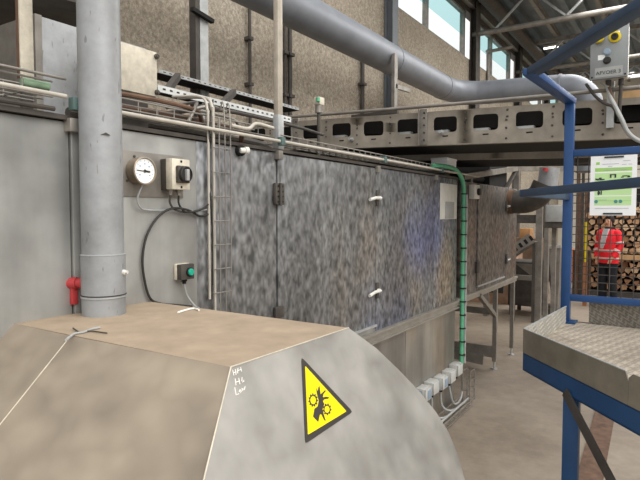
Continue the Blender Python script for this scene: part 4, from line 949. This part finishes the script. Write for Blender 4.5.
knob(607, 52, [(0, .023), (.008, .023), (.009, .017), (.016, .016)], 'bluegrey', 'push_button'); p = on_box(607, 60.5); MB().lathe((p.x, BY, p.z), (0, -1, 0), [(0, .024), (.008, .024), (.009, .017), (.02, .016)], 18).build('push_button', M['black'], cb)
a, b_ = on_box(598, 55.5), on_box(605, 59.5); MB().box(a.x, b_.x, BY - .001, BY + .001, b_.z, a.z).build('button_label', M['paper'], cb)
a, b_ = on_box(612, 31.8), on_box(620, 33.6); MB().box(a.x, b_.x, BY - .001, BY + .001, b_.z, a.z).build('button_label', M['paper'], cb)
a, b_ = on_box(595, 67), on_box(622.5, 77); MB().box(a.x, b_.x, BY - .0015, BY + .001, bz0 + .008, bz0 + .07).build('name_plate', M['grey'], cb)
tx = MB(); tx.text('AFVOER 3', (a.x + .006, BY - .0024, bz0 + .024), (1, 0, 0), (0, 0, 1), .0335); tx.build('lettering', M['print'], cb)
for (x, z) in ((bx0 + .01, bz0 + .012), (bx1 - .01, bz0 + .012), (bx0 + .01, bz1 - .012), (bx1 - .01, bz1 - .012)): MB().cyl((x, BY - .002, z), (x, BY + .002, z), .006, 8).build('cover_screw', M['vdark'], cb)
for px in (607, 620): x = atY(px, 85, BY).x; MB().cyl((x, BY + .08, bz0 - .04), (x, BY + .08, bz0 + .002), .018, 12).build('cable_gland', M['dsteel'], cb)
xp = atY(610, 110, BY + .14).x
MB().box(xp - .022, xp + .022, CY - .035, CY - .008, cz(xp) - .09, bz1 - .1).build('mounting_post', M['galv'], cb)
xq = atY(621, 100, BY + .1).x
cable('box_cable', [(xq, BY + .08, bz0 - .03), (xq - .005, BY + .09, bz0 - .15), (xq - .01, BY + .1, bz0 - .28)], .013, 'dsteel', 'stiff dark cable straight below the right gland of the control box')
pa = atY(607, 85, BY + .08)
cable('box_cable', [(pa.x, BY + .08, bz0 - .03), atY(611, 98, BY + .05), atY(617, 110, BY + .02), atY(622, 120, BY), atY(627, 131, BY), atY(634, 138, BY), atY(644, 143, BY)], .014, 'grey', 'thick grey cable curving from the control box down to the right picture edge')
cable('box_cable', [atY(586, 84, BY + .1), atY(596, 97, BY + .08), atY(606, 104, BY + .06), atY(613, 107, BY + .03), atY(620, 120, BY + .02), atY(630, 136, BY + .02), atY(645, 141, BY + .02)], .010, 'dsteel', 'dark cable sagging from the left of the control box to the thick grey cable')
cable('box_cable', [atY(609, 87, BY + .06), atY(613, 98, BY + .05), atY(616, 106, BY + .05)], .009, 'rust', 'short reddish brown cable under the control box')

# ================================================================== BACKGROUND MACHINERY
# pipe frame above the raised section
t = thing('steel_bracing', 'grey steel bracing frame above the raised oven section under the conveyor', 'frame', (-1.9, 6.3, TOP - .04))
a, b_, c = atX(462, 177, -1.85), atX(517, 168.5, -1.85), atX(545, 176, -1.85)
MB().bar(a, b_, .06, .06).build('long_bar', M['steel'], t); MB().bar(b_, b_ + V((.55, 1.2, .05)), .06, .07).build('corner_bar', M['steel'], t)
MB().box(b_.x - .035, b_.x + .035, b_.y - .035, b_.y + .035, TOP - .06, b_.z + .3).build('post', M['steel'], t)
MB().bar((b_.x, b_.y, b_.z), (b_.x, b_.y - .55, TOP - .05), .04, .04).build('diagonal', M['dsteel'], t)
MB().box(a.x - .03, a.x + .03, a.y + .2, a.y + .26, TOP - .06, a.z).build('post', M['steel'], t)
o = MB().tube([(-2.0, 5.3, 2.16), (-2.0, 6.0, 2.2), (-1.95, 7.0, 2.18)], .04, 10, 5).build('black_hose', M['black']); tag(o, 'black hose lying on top of the raised oven section', 'hose')
o = MB().box(-3.3, -1.88, 6.5, 7.26, 2.11, 2.42).build('dark_cover', M['vdark']); tag(o, 'low dark cover on top of the raised oven section', 'cover')
# elbow duct at the end of the raised section
ey = 6.9
eb = thing('elbow_duct', 'rust edged round elbow duct bending up from the far end of the raised oven section', 'duct', (-1.8, ey, 1.8))
q = [atY(506, 201.5, ey), atY(516, 202, ey), atY(528, 201, ey), atY(539, 195, ey), atY(545, 184, ey)]
MB().tube(q, .138, 24, 5).build('elbow', M['dsteel'], eb)
MB().tube([atY(507, 201.5, ey), atY(514, 202, ey)], .146, 24).build('rusty_flange', M['rust'], eb)
q2 = [atY(545, 186, ey), atY(547, 168, ey)]; MB().tube([p_ + V((.03, 0, 0)) for p_ in q2], .112, 24).build('pale_barrel', M['pipe'], eb)
MB().tube([atY(545.0, 171, ey - .15), atY(546, 168, ey - .15)], .03, 10).build('red_cap', M['red'], eb)
# tall frame behind
fy = 9.6
fr = thing('tower_frame', 'tall grey steel frame of slim posts behind the raised oven section', 'frame', (-2.0, fy, 0))
for px, dy, w in ((538, 0, .10), (545.5, .25, .07)):
    x = atY(px, 300, fy + dy).x; MB().box(x - w / 2, x + w / 2, fy + dy - .05, fy + dy + .05, 0, atY(px, 186, fy + dy).z).build('post', M['steel'], fr)
x = atY(538, 300, fy).x
for py, h in ((278, .08), (219, .14)):
    z = atY(530, py, fy).z; MB().box(x - .9, x, fy - .03, fy + .03, z - h / 2, z + h / 2).build('cross_beam', M['dsteel'] if py == 219 else M['steel'], fr)
MB().box(x - .9, x - .82, fy - .04, fy + .04, 0, 2.2).build('post', M['steel'], fr)
# slotted chute
a, b_ = atY(517, 254, fy - .25), atY(535, 242, fy - .25); ax = (b_ - a).normalized(); a = a - ax * .25; 
ch = thing('slotted_chute', 'small sloping conveyor side with slots behind the raised oven section', 'conveyor', a)
up_ = V((0, -1, 0)).cross(ax); up_ = -up_ if up_.z < 0 else up_
mb = MB(); L = (b_ - a).length
mb.prism([a, b_, b_ + up_ * .17, a + up_ * .17], (0, .01, 0)); mb.prism([a, b_, b_ + V((0, .4, 0)), a + V((0, .4, 0))], up_ * .01); mb.build('side_plate', M['steel'], ch)
mb = MB()
for k in range(6): p = a + ax * (.06 + k * .1); MB().prism([p + up_ * .045, p + ax * .045 + up_ * .045, p + ax * .045 + up_ * .125, p + up_ * .125], (0, -.004, 0)).build('slot', M['vdark'], ch)
mb.bm.free()
mb = MB()
for zz_ in (0,): mb.box(a.x + .1, a.x + .16, a.y + .05, a.y + .11, 0, a.z); mb.box(b_.x - .05, b_.x, a.y + .05, a.y + .11, 0, b_.z)
mb.build('stand', M['dsteel'], ch)
# steel bin
bz_t = atY(526, 262, fy + .3).z; x0, x1 = atY(508, 280, fy + .3).x, atY(536.5, 280, fy + .3).x
bn = thing('steel_bin', 'dark steel bin standing between the frame posts', 'bin', (x0, fy + .3, 0))
MB().box(x0, x1, fy + .3, fy + 1.0, .18, bz_t, .01).build('body', M['dsteel'], bn)
for x_ in (x0 + .05, x1 - .05):
    for y_2 in (fy + .36, fy + .94): MB().box(x_ - .03, x_ + .03, y_2 - .03, y_2 + .03, 0, .18).build('foot', M['dsteel'], bn)
MB().prism([(x1 - .36, fy + .299, bz_t - .03), (x1 - .03, fy + .299, bz_t - .03), (x1 - .03, fy + .299, bz_t - .28)], (0, -.006, 0)).build('gusset_mark', M['steel'], bn)
# hopper
hy = 10.3
hp_ = thing('tapered_hopper', 'grey tapering steel hopper left of the blue handrail post', 'hopper', (atY(552, 318, hy).x, hy, 0))
mb = MB(); P_ = lambda px, py: atY(px, py, hy)
mb.prism([P_(546, 248), P_(560.5, 247), P_(557, 316), P_(553, 316)], (0, .5, 0)); mb.build('body', M['steel'], hp_)
mb = MB(); mb.bar(P_(546, 247.5), P_(561, 246.5), .06, .05); mb.build('rim', M['galv'], hp_)
mb = MB(); p = P_(555, 318); mb.box(p.x - .25, p.x + .12, hy - .1, hy + .55, 0, .12, .01); mb.build('foot_block', M['dsteel'], hp_)
MB().bar(P_(546.5, 250), P_(555, 314), .03, .035).build('edge_bar', M['dsteel'], hp_)
# electrical box on a post, crate, slim posts
ey2 = 8.6
a, b_ = atY(546, 205, ey2), atY(565, 222, ey2)
t = thing('electrical_box', 'pale grey electrical box left of the blue handrail post', 'electrical box', (a.x, ey2, 0))
MB().box(a.x, b_.x, ey2, ey2 + .2, b_.z, a.z, .01).build('box', M['grey'], t); MB().box(a.x - .02, b_.x + .05, ey2 + .02, ey2 + .3, b_.z - .09, b_.z - .003).build('shelf', M['dsteel'], t)
xm = (a.x + b_.x) / 2 - .05; MB().box(xm - .03, xm + .03, ey2 + .2, ey2 + .26, 0, b_.z - .05).build('post', M['steel'], t)
cy_ = 15.0; a, b_ = atY(519.5, 228.5, cy_), atY(530, 238.5, cy_)
MBt = MB().box(a.x, b_.x, cy_, cy_ + .4, b_.z, a.z, .01).build('cardboard_box', M['crate']); tag(MBt, 'small brown cardboard box on a stand behind the raised oven section', 'box')
o = MB().box(a.x - .3, b_.x + .3, cy_ - .1, cy_ + .6, 0, b_.z - .0).build('storage_cabinet', plain('brown_stacked_goods', '#7a6350', .85, 0, .4, 5)); tag(o, 'brown storage cabinet under the small cardboard box', 'cabinet')
o = MB().box(atY(563, 232, 11.5).x, atY(566, 232, 11.5).x, 11.5, 11.6, 0, atY(564, 224, 11.5).z).build('blue_bollard', M['bluebeam']); tag(o, 'dark blue slim post just left of the blue handrail post', 'post')
o = MB().lathe((-1.25, 15.5, 0), (0, 0, 1), [(0, .3), (.02, .32), (.85, .32), (.87, .3)], 20).build('rubber_drum', plain('orange_drum', '#b5632f', .6)); o.location.x = atY(561, 280, 15.5).x; tag(o, 'orange brown drum on the floor behind the hopper', 'drum')
o = MB().box(-4.4, atY(512, 300, 11).x, 11, 11.8, 0, 1.05).build('timber_stack', plain('pinkish_timber', '#a98a74', .85, 0, .3, 6)); tag(o, 'pinkish brown pallet load seen under the raised oven section', 'pallet load')

# ================================================================== FIREWOOD RACK
LY = 13.3; LX0 = atY(584, 280, LY).x; LX1 = LX0 + 2.05
rk = thing('firewood_rack', 'steel storage rack filled with cut logs behind the person', 'rack', (LX0, LY, 0))
for x in (LX0 - .09, LX1 + .14):
    for y in (LY + .05, LY + .85): MB().box(x - .04, x + .04, y - .04, y + .04, 0, 2.35).build('upright', M['rust'], rk)
zs_ = atY(615, 256, LY).z
for z, mt in ((.06, 'dsteel'), (zs_ - .02, 'wood')):
    MB().box(LX0 - .1, LX1 + .1, LY, LY + .9, z, z + .05).build('shelf_board', M[mt], rk); MB().box(LX0 - .1, LX1 + .1, LY - .02, LY + .03, z - .06, z + .02).build('shelf_beam', M['wood'] if mt == 'wood' else M['dsteel'], rk)
MB().box(LX0 - .05, LX1 + .05, LY + .86, LY + .88, .0, 2.35).build('back_sheet', M['vdark'], rk)
rl_ = random.Random(11); protos = []
for v in range(7):
    mb = MB(); n = (4, 5, 7, 9, 3, 4, 3)[v]; r0 = (.092, .085, .07, .072, .10, .08, .09)[v]
    pts = [(r0 * rl_.uniform(.7, 1.1) * math.cos(2 * math.pi * k / n + rl_.uniform(-.2, .2)), 0, r0 * rl_.uniform(.8, 1.08) * math.sin(2 * math.pi * k / n + rl_.uniform(-.2, .2))) for k in range(n)]
    mb.prism([V(p) for p in pts], (0, .5, 0), mi=1, mi_side=0)
    me_o = mb.build('firewood_log', [M['bark'], M['ends'][0]], origin=(0, 0, 0)); base_me = me_o.data; bpy.data.objects.remove(me_o)
    protos.append(base_me)
    for ei in (1, 2): me2 = base_me.copy(); me2.materials[1] = M['ends'][ei]; protos.append(me2)
def stack(z0, rows, cols):
    for rI in range(rows):
        for cI in range(cols):
            x = LX0 + .06 + cI * .142 + (.07 if rI % 2 else 0) + rl_.uniform(-.012, .012); 
            if x > LX1: continue
            o = bpy.data.objects.new('firewood_log', rl_.choice(protos)); C.objects.link(o)
            o.location = (x, LY + rl_.uniform(.02, .16), z0 + .098 + rI * .122 + rl_.uniform(-.008, .008)); o.rotation_euler = (0, rl_.uniform(0, 6.28), 0); sc_ = rl_.uniform(.82, 1.0); o.scale = (sc_, 1, sc_)
            tag(o, 'cut firewood log lying end on in the steel rack behind the person', 'log', 'firewood logs in the rack')
stack(.11, 6, 14); stack(zs_ + .03, 9, 14)
gp_ = atY(585.5, 262, 11.7); gt = thing('guard_post', 'slim guard post, yellow above and orange brown below, left of the person behind the mesh', 'post', (gp_.x, 11.7, 0)); MB().cyl(gp_, V((gp_.x, 11.7, atY(585.5, 222, 11.7).z)), .03, 12).build('yellow_tube', M['yellow'], gt); MB().box(gp_.x - .035, gp_.x + .035, 11.665, 11.735, 0, gp_.z).build('orange_base', plain('orange_paint', '#95613f', .6), gt)
for px, lb in ((577, 'left'), (581.5, 'right')):
    p = atY(px, 250, 12.4); o = MB().box(p.x - .025, p.x + .025, 12.4, 12.48, 0, 2.9).build('slim_upright', M['rust'] if lb == 'left' else M['dsteel']); tag(o, lb + ' one of two slim dark uprights just right of the blue handrail post', 'upright')
o = MB().box(atY(573, 250, 12.9).x, atY(590, 250, 12.9).x, 12.9, 13.15, 0, 1.0).build('goods_stack', plain('dark_brown_goods', '#4d3d31', .9, 0, .5, 7)); tag(o, 'dark brown stacked goods left of the firewood rack', 'stack')

# ================================================================== PERSON
PPX, PPY = -1.14, 11.9
per = thing('person', 'person in red hi-vis jacket and black trousers standing behind the mesh panel', 'person', (PPX, PPY, 0)); per.rotation_euler = (0, 0, R(-24)); per.scale = (.94, .94, 1)
BASE[per] = V((0, 0, 0))
def skin_mesh(name, nodes, edges, mat, root, sub=2, rootv=0):
    me = bpy.data.meshes.new(name); bm = bmesh.new(); ly = bm.verts.layers.skin.verify(); vs_ = [bm.verts.new(n[0]) for n in nodes]
    for a, b in edges: bm.edges.new((vs_[a], vs_[b]))
    for v, n in zip(vs_, nodes): v[ly].radius = n[1] if isinstance(n[1], tuple) else (n[1], n[1])
    vs_[rootv][ly].use_root = True
    bm.to_mesh(me); bm.free(); me.materials.append(mat); o = bpy.data.objects.new(name, me); C.objects.link(o); o.parent = root
    k = o.modifiers.new('skin', 'SKIN'); k.use_smooth_shade = True; s2 = o.modifiers.new('sub', 'SUBSURF'); s2.levels = sub; s2.render_levels = sub
    BASE[o] = BASE[root]; return o
N = []; ED = []
def nd(p, r, par=None):
    N.append((p, r)); 
    if par is not None: ED.append((par, len(N) - 1))
    return len(N) - 1
pel = nd((0, 0, .93), (.145, .10)); wai = nd((0, 0, 1.10), (.125, .09), pel); chs = nd((0, .0, 1.30), (.15, .10), wai); upc = nd((0, .01, 1.42), (.10, .08), chs)
nk = nd((0, .0, 1.50), .052, upc); ch = nd((0, -.02, 1.575), (.064, .07), nk); hd = nd((0, -.01, 1.645), (.074, .088), ch); tp = nd((0, .0, 1.705), (.055, .062), hd)
nose = nd((0, -.115, 1.615), .012, hd)
arms = {}
for sd, pts in ((1, ((.175, .01, 1.40), (.235, .0, 1.16), (.17, -.12, .965), (.145, -.145, .92))), (-1, ((-.175, .01, 1.40), (-.245, .04, 1.17), (-.215, -.06, .95), (-.20, -.085, .90)))):
    a = nd(pts[0], .056, upc); b = nd(pts[1], .043, a); c = nd(pts[2], .03, b); h = nd(pts[3], (.036, .022), c); arms[sd] = (pts, h)
    d0 = (V(pts[3]) - V(pts[2])).normalized()
    for f, (ox, ln) in enumerate(((-.026, .062), (-.009, .072), (.009, .068), (.026, .055))):
        p1_ = V(pts[3]) + V((ox, 0, 0)) + d0 * .045; p2_ = p1_ + d0 * ln * .5 + V((0, .008, 0)); p3_ = p2_ + d0 * ln * .45 + V((0, .018, 0))
        i1 = nd(tuple(p1_), .010, h); i2 = nd(tuple(p2_), .009, i1); nd(tuple(p3_), .008, i2)
    t1 = nd(tuple(V(pts[3]) + V((-.036 * sd, -.02, -.005))), .011, h); nd(tuple(V(pts[3]) + V((-.042 * sd, -.03, -.045))), .009, t1)
for sd in (1, -1):
    a = nd((.09 * sd, 0, .84), .085, pel); b = nd((.10 * sd, -.015, .49), .058, a); c = nd((.11 * sd, .02, .10), .04, b); nd((.12 * sd, -.11, .045), (.04, .03), c)
skin_mesh('body', N, ED, M['skin'], per)
# jacket: torso and sleeves
def ring(cx, cy, z, rx, ry, n=20): return [(cx + rx * math.cos(2 * math.pi * k / n), cy + ry * math.sin(2 * math.pi * k / n), z) for k in range(n)]
jb_ = MB()
tor = [(0, 0, .84, .20, .145), (0, 0, .95, .205, .15), (0, 0, 1.10, .20, .145), (0, 0, 1.28, .215, .145), (0, .005, 1.38, .21, .13), (0, .01, 1.45, .15, .10), (0, .01, 1.49, .085, .08), (0, .015, 1.52, .076, .072)]
jb_.loft([ring(*t) for t in tor])
for sd in (1, -1):
    pts = arms[sd][0]; jb_.tube([(.13 * sd, .01, 1.42), pts[0], V(pts[0]).lerp(V(pts[1]), .5), pts[1], V(pts[1]).lerp(V(pts[2]), .55), pts[2]], .07, 14, 3, radii=[.07, .072, .076, .078, .078, .076, .074, .072, .070, .068, .064, .062, .06, .057, .054, .052])
jk = jb_.build('jacket', M['jacket'], per)
bm_ = MB()
for z in (.93, 1.08): bm_.loft([ring(0, 0, z - .022, .2075, .152), ring(0, 0, z + .022, .2065, .1515)], cap=True)
for sd in (1, -1):
    pts = arms[sd][0]; p, q = V(pts[0]).lerp(V(pts[1]), .62), V(pts[0]).lerp(V(pts[1]), .8); bm_.tube([p, q], .081, 14)
    p, q = V(pts[1]).lerp(V(pts[2]), .35), V(pts[1]).lerp(V(pts[2]), .55); bm_.tube([p, q], .074, 14)
bm_.build('reflective_bands', M['reflect'], jk)
sh = MB()
sh.loft([[(-.07, -.06, 1.50), (.05, -.06, 1.50), (.04, -.10, 1.50), (-.06, -.10, 1.50)], [(-.09, -.09, 1.36), (.05, -.09, 1.36), (.035, -.145, 1.36), (-.075, -.145, 1.36)], [(-.10, -.09, 1.22), (.02, -.09, 1.22), (.01, -.156, 1.22), (-.09, -.156, 1.22)], [(-.09, -.09, 1.12), (-.03, -.09, 1.12), (-.035, -.150, 1.12), (-.085, -.150, 1.12)]], smooth=False)
sh.build('shirt', M['shirt'], per)
co_ = MB(); co_.loft([ring(0, .005, 1.49, .09, .085), ring(0, .015, 1.53, .08, .075)], cap=False); co_.build('dark_collar', M['trouser'], jk)
tb = MB(); tb.loft([ring(0, 0, .76, .165, .125), ring(0, 0, .86, .185, .135), ring(0, 0, .95, .18, .13)])
for sd in (1, -1): tb.tube([(.085 * sd, 0, .88), (.092 * sd, -.005, .72), (.10 * sd, -.015, .49), (.108 * sd, .01, .25), (.112 * sd, .01, .06)], .1, 16, 3, radii=[.105, .105, .102, .098, .094, .09, .086, .084, .082, .081, .08, .08, .08])
tb.build('trousers', M['trouser'], per)
for sd in (1, -1):
    s_ = MB(); s_.loft([ring(.118 * sd, -.04, 0, .048, .135), ring(.118 * sd, -.04, .03, .05, .138), ring(.116 * sd, -.02, .075, .042, .10), ring(.113 * sd, .015, .12, .042, .05)]); s_.build('shoe', M['shoe'], per)
hb = MB(); hb.loft([ring(0, .05, 1.60, .07, .05), ring(0, .045, 1.64, .084, .07), ring(0, .03, 1.695, .084, .085), ring(0, .012, 1.735, .062, .075), ring(0, .01, 1.75, .02, .025)]); hb.build('hair', M['hair'], per)
fb = MB()
for sd in (1, -1): fb.lathe((.03 * sd, -.088, 1.645), (0, -1, 0), [(0, .009), (.006, .008), (.008, .003)], 10)
mo = MB(); mo.bar((-.022, -.088, 1.582), (.022, -.088, 1.582), .006, .005); mo.build('mouth', M['red'], per); fb.bar((-.05, -.092, 1.662), (-.012, -.096, 1.664), .006, .006); fb.bar((.05, -.092, 1.662), (.012, -.096, 1.664), .006, .006)
fb.build('face_features', M['hair'], per)

# floor channel and second one
a, b_ = atZ(607, 405, 0), atZ(589, 482, 0); ax = (a - b_).normalized()
o = MB().bar(b_ - ax * 1.5 + V((0, 0, .004)), a + ax * .6 + V((0, 0, .004)), .16, .008).build('floor_channel', M['rust'], ); tag(o, 'rusty brown steel channel let into the floor under the platform', 'floor channel')
